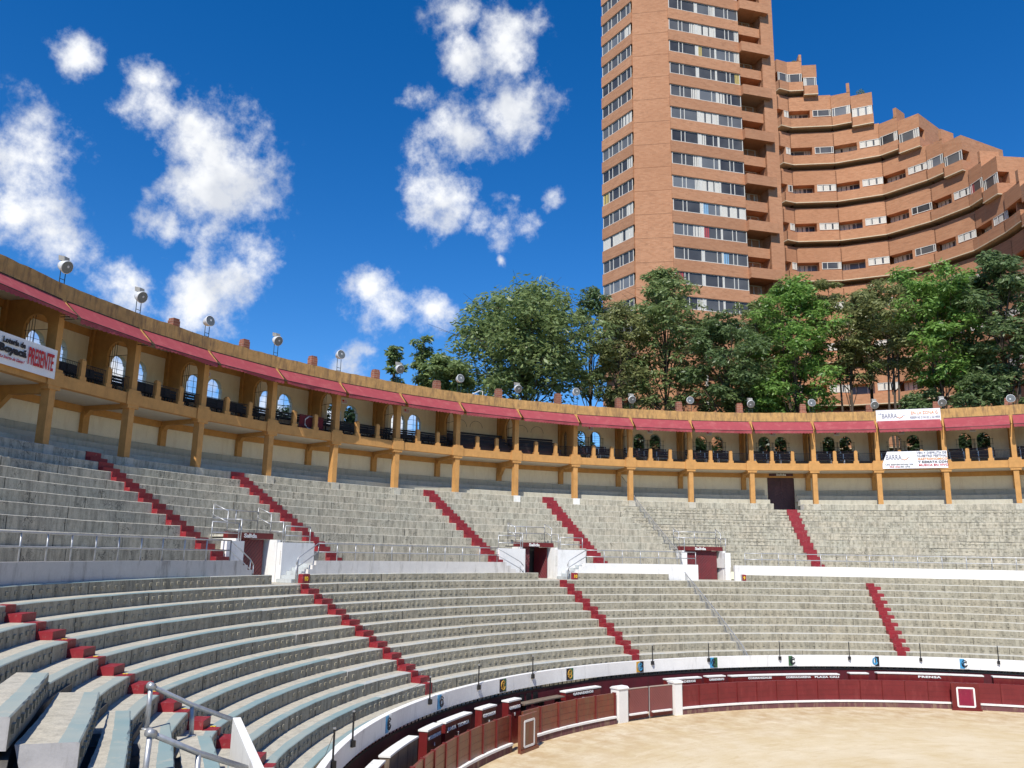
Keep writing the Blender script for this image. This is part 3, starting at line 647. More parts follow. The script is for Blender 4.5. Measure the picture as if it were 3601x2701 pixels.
# ================================================================== RING WALL, ALLEY BOXES, RED FENCE
t = thing('ring_wall', 'low white wall on a dark maroon base, ringing the foot of the lower rows, with painted emblems', 'wall', low(26, 2.5, 0))
mb = MB(); mb.cbox(low, 25.9, 26.12, 1.93, 2.53, A_LO, 4.1, 0, .02); build('white_band', mb, M['white2'], t)
mb = MB(); mb.cbox(low, 26.0, 26.3, -.1, 1.74, A_LO, 4.1, 0, .02); build('maroon_base', mb, M['maroon_d'], t)
mb = MB(); mb.cbox(low, 25.97, 26.03, 1.74, 1.80, A_LO, 4.1, 0, .02); build('iron_strip', mb, M['iron'], t)
mb = MB(); mb.cbox(low, 26.16, 26.29, 1.74, 2.0, 3.0, 4.1, 0, .02); build('lit_gap_strip', mb, M['cream'], t)  # added cream strip stands in for lit treads showing through the gap
mb = MB(); a = A_LO
i = 0
while a < 4.1:
    w = .05 if i % 5 == 0 else .014; mb.cbox(low, 25.98, 26.02, 1.80, 1.93, a, a+w/26); a += .0125; i += 1
build('iron_struts', mb, M['iron'], t)
EMB = [(3.514, 3.493), (3.336, 3.312), (3.140, 3.123), (2.942, 2.927), (2.748, 2.729), (2.551, 2.535), (2.354, 2.338), (2.162, 2.147), (1.971, 1.955)]
c_bl, c_gr, c_bk, c_or, c_wh = plain('emblem_blue', (.05, .30, .55)), plain('emblem_green', (.04, .12, .05)), plain('emblem_black', (.01, .01, .02)), plain('emblem_ochre', (.55, .30, .04)), plain('emblem_white', (.8, .8, .78))
ESP = [(c_bl, c_wh, c_bk, 'E'), (c_bl, c_wh, c_bk, 'O'), (c_bk, c_gr, c_or, '7'), (c_bk, c_gr, c_or, 'H'), (c_or, c_bk, c_bl, 'E'), (c_bl, c_gr, c_bk, 'P'), (c_gr, c_wh, c_bk, 'C'), (c_wh, c_bk, c_bl, 'U'), (c_bl, c_wh, c_bk, 'C')]
for i, ((a1, a0), (ca, cb, cc, g)) in enumerate(zip(EMB, ESP)):
    am = (a0+a1)/2; w = (a1-a0)*25.9
    if w < .45: a0, a1 = am-.0095, am+.0095
    mb = MB(); mb.cbox(low, 25.878, 25.898, 1.97, 2.50, am, a1, 0, .01); mb.cbox(low, 25.878, 25.898, 1.97, 2.50, a0, am, 1, .01)
    e = build('emblem_tile', mb, [ca, cb], t)
    er = Vector((math.cos(am), math.sin(am), 0)); ex = Vector((er.y, -er.x, 0))
    mb = MB(); c = low(25.868, am, 2.235); pts = [c+ex*(.15*math.cos(q*.45+.6))+Vector((0, 0, .19*math.sin(q*.45+.6))) for q in range(13)]
    mb.tube(pts, .022, 5); 
    build('emblem_mark', mb, cc, e)
    text('emblem_letter', g, low(25.865, am, 2.10), ex, (0, 0, 1), .34, cc, e, bold=.012, align='CENTER')
POSTS = [3.746, 3.651, 3.365, 3.208, 3.044, 2.705, 2.556, 2.377, 2.212, 2.054, 1.894]
pp = thing('iron_post', '', 'post', low(25.86, POSTS[0], 2.4), 'black iron posts on the ring wall')
mb = MB(); c = low(25.86, POSTS[0], 0); mb.tube([c+Vector((0, 0, 2.30)), c+Vector((0, 0, 3.27))], .028, 6); build('shaft', mb, M['iron'], pp)
mb = MB(); mb.box(c+Vector((-.07, -.07, 2.30)), (.14, 0, 0), (0, .14, 0), (0, 0, .18)); build('bracket', mb, M['iron'], pp)
mb = MB(); mb.tube([c+Vector((0, 0, 3.27)), c+Vector((0, 0, 3.31))], .042, 8); build('cap', mb, M['metal'], pp)
for i, a in enumerate(POSTS):
    q = pp if i == 0 else dup(pp); q.location = low(25.86, a, 2.4); q['label'] = 'thin black iron post standing on the white ring wall, '+nth(i, len(POSTS))
mb = MB(); tp = [low(25.86, a, 3.2) for a in (3.746, 3.651)]
pts = [low(25.86, 3.80, 2.9), tp[0], low(25.86, 3.70, 3.08), tp[1], low(25.86, 3.5, 3.02), low(25.86, 3.365, 3.22)]
mb.tube(pts, .007, 4); tag(build('rope', mb, M['bark'], loc=tp[0]), 'thin sagging rope strung between the leftmost iron posts', 'rope')

BOX = [(3.70, 3.612, 1.75, None, None, 'short white-topped maroon box at the bottom edge, nearest of the alley boxes', 'maroon'),
 (3.591, 3.473, 1.75, None, None, 'long weathered grey-brown fronted box with white top in the alley', 'grey'),
 (3.438, 3.384, 1.77, 'APODERADOS', '6', 'maroon box lettered APODERADOS in the alley', 'maroon'),
 (3.372, 3.281, 1.75, 'JUNTA  TECNICA', '7', 'maroon box lettered JUNTA TECNICA in the alley', 'maroon'),
 (3.247, 3.199, 1.75, 'CORPORACION', '8', 'maroon box lettered CORPORACION in the alley', 'maroon'),
 (3.161, 3.120, 1.75, 'GANADERO', '9', 'maroon box lettered GANADERO and 9 in the alley', 'maroon'),
 (2.984, 2.880, 1.64, 'GANADEROS', '10', 'maroon box lettered GANADEROS and 10, left of the plank gate', 'maroon'),
 (2.692, 2.599, 1.635, 'GANADEROS', None, 'maroon box lettered GANADEROS partly hidden by the right white gate post', 'maroon'),
 (2.584, 2.536, 1.65, 'CAMAROGRAFO', None, 'small maroon box lettered CAMAROGRAFO right of the gate', 'maroon'),
 (2.521, 2.252, 1.615, 'CORMANIZALES    CORMACARENA       PLAZA CALI', None, 'very long maroon box with three white lettered names, right of the gate', 'maroon'),
 (2.228, 2.184, 1.68, None, None, 'short blank maroon box left of the press box', 'maroon'),
 (2.165, 1.935, 1.72, 'PRENSA', None, 'long maroon box lettered PRENSA in the alley', 'maroon'),
 (1.917, 1.60, 1.715, None, None, 'blank maroon box at the far right edge of the alley', 'maroon')]
M['grey_wood'] = paint('weathered_grey_wood', (.19, .145, .105), .3, .6, (.10, .05, .035), 2.5, .3)
for a1, a0, zt, s_, n_, lab, mk in BOX:
    t = thing('alley_box', lab, 'box', low(25.1, (a0+a1)/2, 0), 'boxes in the alley behind the red fence')
    mb = MB(); mb.cbox(low, 25.10, 25.42, -.05, zt-.06, a0+.001, a1-.001, 0, .02)
    for q in range(1, int((a1-a0)*25/.9)): a = a0+(a1-a0)*q/int((a1-a0)*25/.9+1e-6); mb.cbox(low, 25.088, 25.10, 0, zt-.07, a-.0006, a+.0006)
    build('booth', mb, M['grey_wood'] if mk == 'grey' else M['maroon'], t)
    mb = MB(); mb.cbox(low, 25.07, 25.45, zt-.06, zt, a0, a1, 0, .02); build('top_board', mb, M['white'], t)
    am = (a0+a1)/2; er = Vector((math.cos(am), math.sin(am), 0)); ex = Vector((er.y, -er.x, 0)); L_ = (a1-a0)*25
    if s_:
        if len(s_) > 30:
            for q, (st, wd) in enumerate((('CORMANIZALES', 1.5), ('CORMACARENA', 1.55), ('PLAZA CALI', 1.45))):
                a = (2.448, 2.352, 2.283)[q]; e2 = Vector((math.sin(a), -math.cos(a), 0)); text('lettering', st, low(25.075, a, zt-.20), e2, (0, 0, 1), .13, M['text_w'], t, w=wd, bold=.008, align='CENTER', mono=1.15)
        else:
            k_ = 1.25 if s_ == 'PRENSA' else min(L_*.82, len(s_)*.165); text('lettering', s_, low(25.075, am, zt-(.36 if zt >= 1.75 else .225)), ex, (0, 0, 1), .17 if zt >= 1.75 else .145, M['text_w'], t, w=k_, bold=.008, align='CENTER', mono=1.15)
    if n_: text('box_number', n_, low(25.075, am, zt-(.64 if zt >= 1.75 else .50)), ex, (0, 0, 1), .17, M['text_w'], t, bold=.007, align='CENTER')
t = thing('plank_bench', 'long low dark plank bench in the alley between two GANADEROS boxes', 'bench', low(25.3, 3.05, 0)); mb = MB(); mb.cbox(low, 25.0, 25.5, 1.42, 1.47, 2.99, 3.115); build('seat', mb, M['grey_wood'], t)
for a in (3.0, 3.05, 3.105): mb = MB(); mb.cbox(low, 25.1, 25.4, -.05, 1.42, a-.002, a+.002); build('support', mb, M['iron'], t)
mb = MB()
for a in (3.03, 3.05, 3.07): mb.cbox(low, 25.96, 25.99, 1.15, 1.65, a-.006, a+.006)
build('wall_hatch', mb, M['iron'], t)

M['fence_l'] = paint('sheen_brown_fence_paint', (.20, .048, .028), .3, .33, (.15, .075, .04), 1.8, .2, dlo=.45, dhi=.7)  # glossy reflection on the left panels put into a lighter brown
M['fence_r'] = paint('red_fence_paint', (.175, .019, .022), .22, .42, (.23, .04, .04), 1.5, .12, dlo=.55, dhi=.8)
def barrera(label, a0, a1, step, mat, joints):
    t = thing('red_fence', label, 'fence', low(24.36, (a0+a1)/2, 0), 'red fence ringing the sand')
    n = max(1, round((a1-a0)/step)); w = (a1-a0)/n
    for i in range(n):
        mb = MB(); b0, b1 = a0+w*i, a0+w*(i+1); mb.cbox(low, 24.36, 24.46, .36, 1.40, b0+.0008, b1-.0008, 0, .02)
        for z in (.62, .88, 1.14): mb.cbox(low, 24.355, 24.36, z, z+.006, b0+.001, b1-.001, 1, .02)
        build('panel', mb, [mat, M['maroon_d']], t)
        mb = MB(); mb.cbox(low, 24.32, 24.50, 0, 1.42 if joints else 1.40, b0-(.0022 if joints else .0007), b0+(.0022 if joints else .0007), 0, .02); build('batten', mb, M['maroon'], t)
    mb = MB(); mb.cbox(low, 24.20, 24.355, .27, .355, a0, a1, 0, .02); build('white_foot_rail', mb, M['white2'], t)
    mb = MB(); mb.cbox(low, 24.24, 24.47, -.02, .27, a0, a1, 0, .02); build('plinth', mb, M['plinth'], t)
barrera('left curve of the brownish-red plank fence with upright battens at the bottom of the picture', 3.203, 4.1, .0465, M['fence_l'], True)
barrera('red plank fence between the left refuge board and the plank gate', 2.872, 3.160, .0525, M['fence_l'], True)
barrera('long smooth red fence running right from the plank gate behind the sand', A_LO, 2.682, .0523, M['fence_r'], False)
t = thing('plank_gate', 'double gate of diagonal red planks between two white posts', 'gate', low(24.36, 2.77, 0))
for a0, a1, lab in ((2.774, 2.836, 0), (2.705, 2.769, 0)):
    mb = MB(); zt = 1.47; mb.cbox(low, 24.38, 24.45, .06, zt, a0, a1, 0, .02)
    n = 12; w = a1-a0
    for q in range(-8, n):
        u0, z0, u1, z1 = q/n*1.0, .32, q/n*1.0+.62, 1.45
        if u1 <= 0 or u0 >= 1: continue
        if u0 < 0: z0 += (z1-z0)*(-u0)/(u1-u0); u0 = 0
        if u1 > 1: z1 = z0+(z1-z0)*(1-u0)/(u1-u0); u1 = 1
        mb.tube([low(24.377, a1-w*u0, z0), low(24.377, a1-w*u1, z1)], .008, 4, 1)
    g = build('gate_leaf', mb, [M['maroon'], plain('worn_pink_edge', (.30, .12, .11))], t)
    mb = MB(); mb.cbox(low, 24.22, 24.37, .27, .34, a0+.006, a1-.004); build('white_foot_rail', mb, M['white2'], g)
    mb = MB(); mb.cbox(low, 24.36, 24.47, zt, zt+.04, a0, a1); build('top_rail', mb, plain('worn_cream_wood', (.42, .34, .28)), g)
mb = MB(); mb.cbox(low, 24.35, 24.37, .05, 1.5, 2.7705, 2.7725); build('latch_bar', mb, M['metal'], t)
for a0, a1, lab in ((2.839, 2.866, 'stout white gate post left of the plank gate'), (2.683, 2.703, 'stout white gate post right of the plank gate')):
    t = thing('gate_post', lab, 'post', low(24.4, (a0+a1)/2, 0), 'white gate posts'); mb = MB(); mb.cbox(low, 24.22, 24.75, 0, 1.56, a0, a1, 0, .01); build('shaft', mb, M['white2'], t)
    mb = MB(); P = [(24.18, 1.56), (24.18, 1.60), (24.30, 1.67), (24.66, 1.67), (24.79, 1.60), (24.79, 1.56)]
    A = [low(r, a0-.0015, z) for r, z in P]; B_ = [low(r, a1+.0015, z) for r, z in P]; mb.poly(A, 0); mb.poly(B_[::-1], 0)
    for i in range(6): j = (i+1) % 6; mb.poly([A[i], A[j], B_[j], B_[i]], 0)
    build('rounded_cap', mb, M['white2'], t)
def refuge(label, a0, a1, r, zt):
    t = thing('refuge_board', label, 'board', low(r, (a0+a1)/2, 0), 'refuge boards in front of the fence')
    p0, p1 = low(r, a1, 0), low(r, a0, 0); d = p1-p0; W_ = d.length; d.normalize(); n = Vector((-d.y, d.x, 0))
    if n.dot(low(0, 0, 0)-p0) < 0: n = -n
    mb = MB(); mb.box(p0, d*W_, -n*.14, (0, 0, zt)); mb.box(p0-d*.05+Vector((0, 0, 0)), d*(W_+.1), n*.06, (0, 0, .12)); build('board', mb, M['fence_l'] if a0 > 3 else M['maroon'], t)
    mb = MB(); x0, x1, z0, z1, w, c = W_*.17, W_*.83, .17, zt-.20, .085, .10
    def mp(x, y, q): return p0+d*x+Vector((0, 0, y))+n*q
    o_ = [(x0+c, z0), (x1-c, z0), (x1-c, z0+c*.5), (x1, z0+c*.5), (x1, z1-c), (x1-c, z1-c*.0+0), (x0+c, z1), (x0, z1-c), (x0, z0+c*.5), (x0+c, z0+c*.5)]
    o_ = [(x0+c*.6, z0), (x1-c*.6, z0), (x1, z0+c*.6), (x1, z1-c*.6), (x1-c*.6, z1), (x0+c*.6, z1), (x0, z1-c*.6), (x0, z0+c*.6)]
    i_ = [(x0+w, z0+w), (x1-w, z0+w), (x1-w, z1-w), (x0+w, z1-w)]
    mb.plate(o_, [i_], mp, .004, .02); build('white_border', mb, M['white2'], t)
    mb = MB(); mb.box(p0+d*(x0+w)+Vector((0, 0, z0+w))+n*.003, d*(x1-x0-2*w), n*.008, (0, 0, z1-z0-2*w)); build('painted_panel', mb, M['fence_l'] if a0 > 3 else paint('crimson_panel', (.24, .012, .045), .2, .4, (.3, .08, .09), 2), t)
refuge('maroon refuge board with white octagonal border standing at the gap in the fence', 3.150, 3.207, 23.80, 1.44)
refuge('crimson refuge board with broad white border in front of the right fence', 1.962, 2.022, 23.9, 1.42)

# ================================================================== GALLERY
gallery = thing('arcade_gallery', 'two-storey ochre and cream gallery with square columns curving along the top of the stands', 'gallery', gal(42, 2.55, 12.55))
K0, K1 = -2, 16
class Bay:
    def __init__(s, k):
        s.a, s.b = gal(42, th(k), 0), gal(42, th(k+1), 0); s.L = (s.b-s.a).length; s.ex = (s.b-s.a)/s.L; s.n = Vector((-s.ex.y, s.ex.x, 0))
        if s.n.dot(-s.a) < 0: s.n = -s.n
    def P(s, u, d, z):   # u 0..1 along the bay (left to right from the ring), d metres outwards
        e = d*.0628/1.0; x = u*s.L+(u-.5)*2*e
        return s.a+s.ex*x-s.n*d+Vector((0, 0, z))
def bbox(mb, B, u0, u1, d0, d1, z0, z1, m=0):
    k = len(mb.v)
    mb.v += [B.P(u0, d0, z0), B.P(u1, d0, z0), B.P(u1, d1, z0), B.P(u0, d1, z0), B.P(u0, d0, z1), B.P(u1, d0, z1), B.P(u1, d1, z1), B.P(u0, d1, z1)]
    for f in ((0, 3, 2, 1), (4, 5, 6, 7), (0, 1, 5, 4), (1, 2, 6, 5), (2, 3, 7, 6), (3, 0, 4, 7)): mb.f.append(tuple(k+i for i in f)); mb.m.append(m)
def colframe(k):
    a = th(k); er = Vector((math.cos(a), math.sin(a), 0)); et = Vector((er.y, -er.x, 0))  # et = to the right seen from the ring
    return lambda s, d, z: er*(42+d)+et*s+Vector((0, 0, z))
def fbox(mb, Fm, s0, s1, d0, d1, z0, z1, m=0):
    o = Fm(s0, d0, z0); mb.box(o, Fm(s1, d0, z0)-o, Fm(s0, d1, z0)-o, Fm(s0, d0, z1)-o, m)
def arch(u0, u1, z0, zs, n=10, key=0):
    """outline of an arched opening; key widens the lower part below the spring"""
    r = (u1-u0)/2; c = (u0+u1)/2; pts = [(u0-key, z0), (u1+key, z0), (u1+key, zs-.02)]+([(u1, zs)] if key else [])
    for i in range(1, n): a = math.pi*i/n; pts.append((c+r*math.cos(a), zs+r*math.sin(a)*1.05))
    pts += ([(u0, zs)] if key else [])+[(u0-key, zs-.02)]
    return pts
for k in range(K0, K1+1):
    Fm = colframe(k); mb = MB()
    fbox(mb, Fm, -.19, .19, -.10, .36, 12.5, 15.42); fbox(mb, Fm, -.18, .18, -.09, .34, 16.0, 19.62)
    for z0, z1, w, pr in ((15.20, 15.44, .38, .17), (15.38, 16.06, .47, .20), (16.02, 16.20, .40, .175)): fbox(mb, Fm, -w, w, -pr, .30, z0, z1)
    build('column', mb, M['ochre'], gallery)
    mb = MB()   # radial beam, haunch and pilaster of the lower storey
    big = k in (-1, 0, 7); zb_ = 15.02 if big else 15.22
    fbox(mb, Fm, -.16, .16, .30, 3.30, zb_, 15.46); fbox(mb, Fm, -.20, .20, 3.02, 3.42, 12.9, zb_+.02)
    p = [(2.2 if big else 2.68, zb_+.01), (3.03, zb_+.01), (3.03, zb_-(.8 if big else .35))]; A = [Fm(-.15, d, z) for d, z in p]; B_ = [Fm(.15, d, z) for d, z in p]
    mb.poly(A, 0); mb.poly(B_[::-1], 0); mb.quad(A[0], A[2], B_[2], B_[0]); mb.quad(A[0], A[1], B_[1], B_[0])
    build('pilaster', mb, M['ochre'], gallery)
    mb = MB()   # cross wall with an arched opening in the upper storey
    full = k in (8,); ot = [(.26, 16.0), (3.2, 16.0), (3.2, 19.76), (.26, 19.76)]
    hole = [arch(.55, 1.98, 16.02, 18.25)] if not full else [arch(1.6, 2.5, 16.02, 18.0)]
    def mpc(x, y, q, Fm=Fm): return Fm(q, x, y)
    mb.plate(ot, hole, mpc, -.11, .11); fbox(mb, Fm, -.24, .24, 3.0, 3.4, 16.0, 19.76)
    build('cross_wall', mb, M['ochre'], gallery)
    mb = MB(); x0, x1 = (.55, 1.98) if not full else (1.6, 2.5); c, r = (x0+x1)/2, (x1-x0)/2; n = 9
    for i in range(n):
        x = x0+(x1-x0)*(i+.5)/n; zt = (18.25 if not full else 18.)+r*math.sqrt(max(0, 1-((x-c)/r)**2))*1.03
        if i >= 5 or full: mb.tube([Fm(0, x, 16.02), Fm(0, x, zt)], .014, 4)
    for z in (16.95, 18.2): mb.tube([Fm(0, x0, z), Fm(0, x1, z)], .016, 4)
    build('grille', mb, M['iron'], gallery)
BAYS = {k: Bay(k) for k in range(K0, K1)}
rgl = random.Random(11)
for k, B in BAYS.items():
    mb = MB(); bbox(mb, B, 0, 1, -.08, .30, 15.42, 16.0); build('beam', mb, M['ochre'], gallery)
    mb = MB(); bbox(mb, B, 0, 1, .28, 3.6, 15.46, 15.98); build('floor_slab', mb, M['ceil'], gallery)
    mb = MB(); bbox(mb, B, 0, 1, 3.30, 3.6, 13.0, 15.46)
    if k == 11:
        mb = MB()
        bbox(mb, B, 0, .375, 3.30, 3.6, 12.0, 15.46); bbox(mb, B, .79, 1, 3.30, 3.6, 12.0, 15.46); bbox(mb, B, .375, .79, 3.30, 3.6, 15.17, 15.46)
    build('lower_wall', mb, M['cream'], gallery)
    mb = MB(); bbox(mb, B, 0, 1, 3.16, 3.302, 15.08, 15.46); build('lower_frieze', mb, M['ochre'], gallery)
    # upper back wall with two arched windows (blind in the two bleacher bays)
    L = B.L; mb = MB(); blind = k in (6, 7); key = .07 if k < 6 else 0
    holes = [] if blind else [arch(u0*L, u1*L, 17.15, 18.30, key=key) for u0, u1 in ((.262, .448), (.520, .706))]
    mp_ = lambda x, y, q, B=B, L=L: B.P(x/L, q, y)
    mb.plate([(0, 16.0), (L, 16.0), (L, 19.78), (0, 19.78)], holes, mp_, 3.30, 3.62); build('upper_wall', mb, M['cream'], gallery)
    mb = MB(); bbox(mb, B, 0, 1, 3.20, 3.302, 19.36, 19.77); build('upper_frieze', mb, M['ochre'], gallery)
    mb = MB()
    for u0, u1 in ((.262, .448), (.520, .706)):
        if blind:
            c = (u0+u1)/2*L; r = (u1-u0)/2*L+.05
            mb.tube([B.P((c+r*math.cos(q*math.pi/12))/L, 3.29, 18.30+r*math.sin(q*math.pi/12)*1.05) for q in range(13)], .012, 4)
        else:
            for u in ((u0+u1)/2,): mb.tube([B.P(u, 3.46, 17.15), B.P(u, 3.46, 18.85)], .014, 4)
            for z in (17.6, 18.0, 18.4): mb.tube([B.P(u0-.012, 3.46, z), B.P(u1+.012, 3.46, z)], .012, 4)
            if k >= 8:   # low iron guards on the wall face
                for uu in (u0-.03, u1+.03):
                    mb.tube([B.P(uu, 3.2, 17.2), B.P(uu, 3.2, 18.25)], .014, 4)
                for z in (17.4, 17.8, 18.2): mb.tube([B.P(u0-.045, 3.2, z), B.P(u1+.045, 3.2, z)], .01, 4)
    build('window_bars', mb, M['iron'], gallery)
    mb = MB(); bbox(mb, B, 0, 1, .1, 3.6, 19.76, 19.95); build('ceiling', mb, M['ceil'], gallery)
    mb = MB(); n = 12; kk = len(mb.v)   # parapet with an uneven top
    for i in range(n+1):
        u = i/n; zt = 20.42+(rgl.uniform(-.025, .02) if 0 < i < n else 0)
        mb.v += [B.P(u, -.06, 19.55), B.P(u, -.06, zt), B.P(u, .22, zt+.01), B.P(u, .22, 19.55)]
    for i in range(n):
        b = kk+4*i
        for j in range(4): mb.f.append((b+j, b+(j+1) % 4, b+4+(j+1) % 4, b+4+j)); mb.m.append(0)
    build('parapet', mb, M['ochre_rough'], gallery)
    mb = MB(); bbox(mb, B, 0, 1, .2, 3.7, 19.96, 20.1); build('roof', mb, M['ochre_rough'], gallery)
    for u in (.335, .665):
        mb = MB(); s0 = .135/L; s1 = .21/L
        bbox(mb, B, u-s0, u+s0, -.03, .24, 16.0, 17.02); bbox(mb, B, u-s1, u+s1, -.06, .27, 16.0, 16.2); bbox(mb, B, u-s0*.7, u+s0*.7, .02, .19, 17.02, 17.09)
        build('balcony_post', mb, M['ochre'], gallery)
    mb = MB(); bbox(mb, B, .04, .96, 1.55, 3.25, 15.99, 16.38); build('platform', mb, M['wood_mar'] if blind else M['iron'], gallery)
    # balcony railing of this bay
    t = thing('balcony_railing', 'fine black bar railing of gallery bay, '+nth(k-K0, K1-K0)+' along the balcony', 'railing', B.P(.5, .1, 16), 'balcony railings')
    for u0, u1 in ((.045, .305), (.365, .635), (.695, .955)):
        mb = MB()
        for z in (16.12, 16.86): mb.tube([B.P(u0, .08, z), B.P(u1, .08, z)], .018, 4)
        for i in range(13): u = u0+(u1-u0)*(i+.5)/13; mb.tube([B.P(u, .08, 16.12), B.P(u, .08, 16.86)], .009, 4, cap=False)
        build('railing_panel', mb, M['iron'], t)
    # seating inside the gallery
    if blind:
        t = thing('bleacher', 'stepped maroon wooden bleacher filling gallery bay with blind arches, '+('left one' if k == 6 else 'right one'), 'bleacher', B.P(.4, 2, 16.38), 'maroon bleachers')
        u1 = .97 if k == 6 else .80
        for i in range(4):
            mb = MB(); bbox(mb, B, .05, u1-(.04*(3-i) if False else 0)+.0-(i*.0), .55+i*.62, .55+(i+1)*.62, 16.0 if i < 2 else 16.39, 16.42+i*.36); build('step', mb, M['wood_mar'], t)
        mb = MB()
        for i in range(4): bbox(mb, B, .05, u1, .50+i*.62, .54+i*.62, 16.45+i*.36, 16.60+i*.36)
        build('backrest', mb, M['wood_dark'], t)
    else:
        for r_, (d, z) in enumerate(((.62, 16.0), (1.95, 16.39))):
            if k == 3 and r_ == 0: continue
            t = thing('gallery_bench', '%s dark slatted bench in the gallery bay %s along the balcony' % (('front', 'rear')[r_], nth(k-K0, K1-K0)), 'bench', B.P(.5, d, z), 'dark gallery benches')
            ua, ub = (.06, .74) if k >= 8 else (.06, .93)
            w_ = M['wood_dark'] if k < 6 else M['wood_mar']
            mb = MB()
            for i in range(3): bbox(mb, B, ua, ub, d+i*.15, d+i*.15+.12, z+.42, z+.46)
            build('seat', mb, w_, t); mb = MB()
            for i in range(3): bbox(mb, B, ua, ub, d+.50+i*.02, d+.53+i*.02, z+.50+i*.17, z+.63+i*.17)
            build('backrest', mb, w_, t)
            for i in range(4):
                u = ua+.03+(ub-ua-.06)*i/3; mb = MB(); bbox(mb, B, u-.006, u+.006, d+.02, d+.08, z, z+.42); bbox(mb, B, u-.006, u+.006, d+.46, d+.50, z, z+.95); build('leg', mb, M['metal'] if k >= 8 else M['iron'], t)
# arena door in the gallery
B = BAYS[11]; t = thing('gallery_door', 'tall maroon double door with chamfered top corners under a Salida sign', 'door', B.P(.58, 3.2, 12.05))
for ua, ub, sg in ((.378, .582, 0), (.584, .787, 1)):
    mb = MB(); L = B.L; x0, x1 = ua*L, ub*L; c = .16
    ol = [(x0, 12.02), (x1, 12.02), (x1, 15.16), (x0+c, 15.16), (x0, 15.16-c)] if not sg else [(x0, 12.02), (x1, 12.02), (x1, 15.16-c), (x1-c, 15.16), (x0, 15.16)]
    mb.plate(ol, [], lambda x, y, q: B.P(x/L, q, y), 3.33, 3.42)
    for q in range(14):
        z0 = 12.1+q*.26; z1 = z0-.62
        if z0 > 15.0 or z1 < 12.05: continue
        a, b = ((x1, z0), (x0, z1)) if not sg else ((x0, z0), (x1, z1)); mb.tube([B.P(a[0]/L, 3.325, a[1]), B.P(b[0]/L, 3.325, b[1])], .012, 4, 1)
    build('door_leaf', mb, [M['door'], plain('door_batten', (.035, .012, .016), .5)], t)
mb = MB(); bbox(mb, B, .40, .77, 3.08, 3.15, 15.22, 15.44); sg = build('sign_board', mb, M['door'], t)
text('sign_text', 'Salida', B.P(.585, 3.05, 15.255), B.ex, (0, 0, 1), .25, M['text_w'], sg, w=.86, bold=.006, align='CENTER')

# awnings
for k, B in BAYS.items():
    n_ = k-K0
    t = thing('awning', 'sloping red canvas awning with scalloped edge over the gallery bay, '+nth(n_, K1-K0), 'awning', B.P(.5, -.5, 18.8), 'red canvas awnings')
    rnd = random.Random(k*3+1); zf = 18.74+rnd.uniform(-.03, .03); d1 = -1.05; NU, ND = 14, 5; mb = MB()
    def cv(u, f, B=B, zf=zf, rnd=rnd):   # canvas point with a slight sag
        sag = -.035*math.sin(math.pi*f)*(.6+.4*math.sin(u*9+B.a.x)); return B.P(.028+.95*u, -.07+(d1+.07)*f, 19.60+(zf-19.60)*f+sag)
    for th_ in (0, -.012):
        for i in range(NU+1):
            for j in range(ND+1): mb.v.append(cv(i/NU, j/ND)+Vector((0, 0, th_)))
    o_ = (NU+1)*(ND+1)
    for i in range(NU):
        for j in range(ND):
            a = i*(ND+1)+j; mb.f.append((a, a+1, a+ND+2, a+ND+1)); mb.m.append(0); mb.f.append((a+o_, a+o_+ND+1, a+o_+ND+2, a+o_+1)); mb.m.append(0)
    for i in range(NU):
        a = i*(ND+1)+ND; mb.f.append((a, a+o_, a+o_+ND+1, a+ND+1)); mb.m.append(0); a -= ND; mb.f.append((a, a+ND+1, a+o_+ND+1, a+o_)); mb.m.append(0)
    build('canopy', mb, M['awning'], t, False)
    mb = MB(); NV = 54; ph = rnd.uniform(0, 6)
    for sdd in (0, .008):
        for i in range(NV+1):
            u = i/NV; w = .05*math.sin(u*6+ph)+.02*math.sin(u*21+ph); dep = .23+(.06*abs(math.sin(u*math.pi*18)))
            lift = .10*max(0, math.sin(u*3.1+ph))*(1 if k < 7 else .2)
            mb.v += [cv(u, 1)+Vector((0, 0, -.004))-B.n*sdd, cv(u, 1)+Vector((0, 0, -dep+lift))+B.n*(w*.6-sdd)]
    q = 2*(NV+1)
    for i in range(NV): mb.f.append((2*i, 2*i+1, 2*i+3, 2*i+2)); mb.m.append(0); mb.f.append((q+2*i, q+2*i+2, q+2*i+3, q+2*i+1)); mb.m.append(0)
    build('valance', mb, M['awning'], t)
    mb = MB(); mb.tube([cv(0, 1)+Vector((0, 0, -.02)), cv(1, 1)+Vector((0, 0, -.02))], .022, 6); mb.tube([cv(0, 0)+Vector((0, 0, .03)), cv(1, 0)+Vector((0, 0, .03))], .022, 6); build('bar', mb, M['iron'], t)
    for u in (0., 1.):
        mb = MB(); e = cv(u, 1)+Vector((0, 0, -.03)); mb.tube([B.P(.028+.95*u, -.02, zf-.02), e], .02, 6); mb.tube([B.P(.028+.95*u, -.02, zf+.14), e], .014, 5); build('arm', mb, M['iron'], t)
for k in range(K0, K1+1):   # ochre fins between the awnings
    Fm = colframe(k); mb = MB(); p = [(-.06, 19.62), (-.06, 19.30), (-.80, 18.78), (-.86, 18.84)]
    A = [Fm(-.03, d, z) for d, z in p]; B_ = [Fm(.03, d, z) for d, z in p]; mb.poly(A, 0); mb.poly(B_[::-1], 0)
    for i in range(4): j = (i+1) % 4; mb.quad(A[i], A[j], B_[j], B_[i])
    build('awning_fin', mb, M['ochre'], gallery)

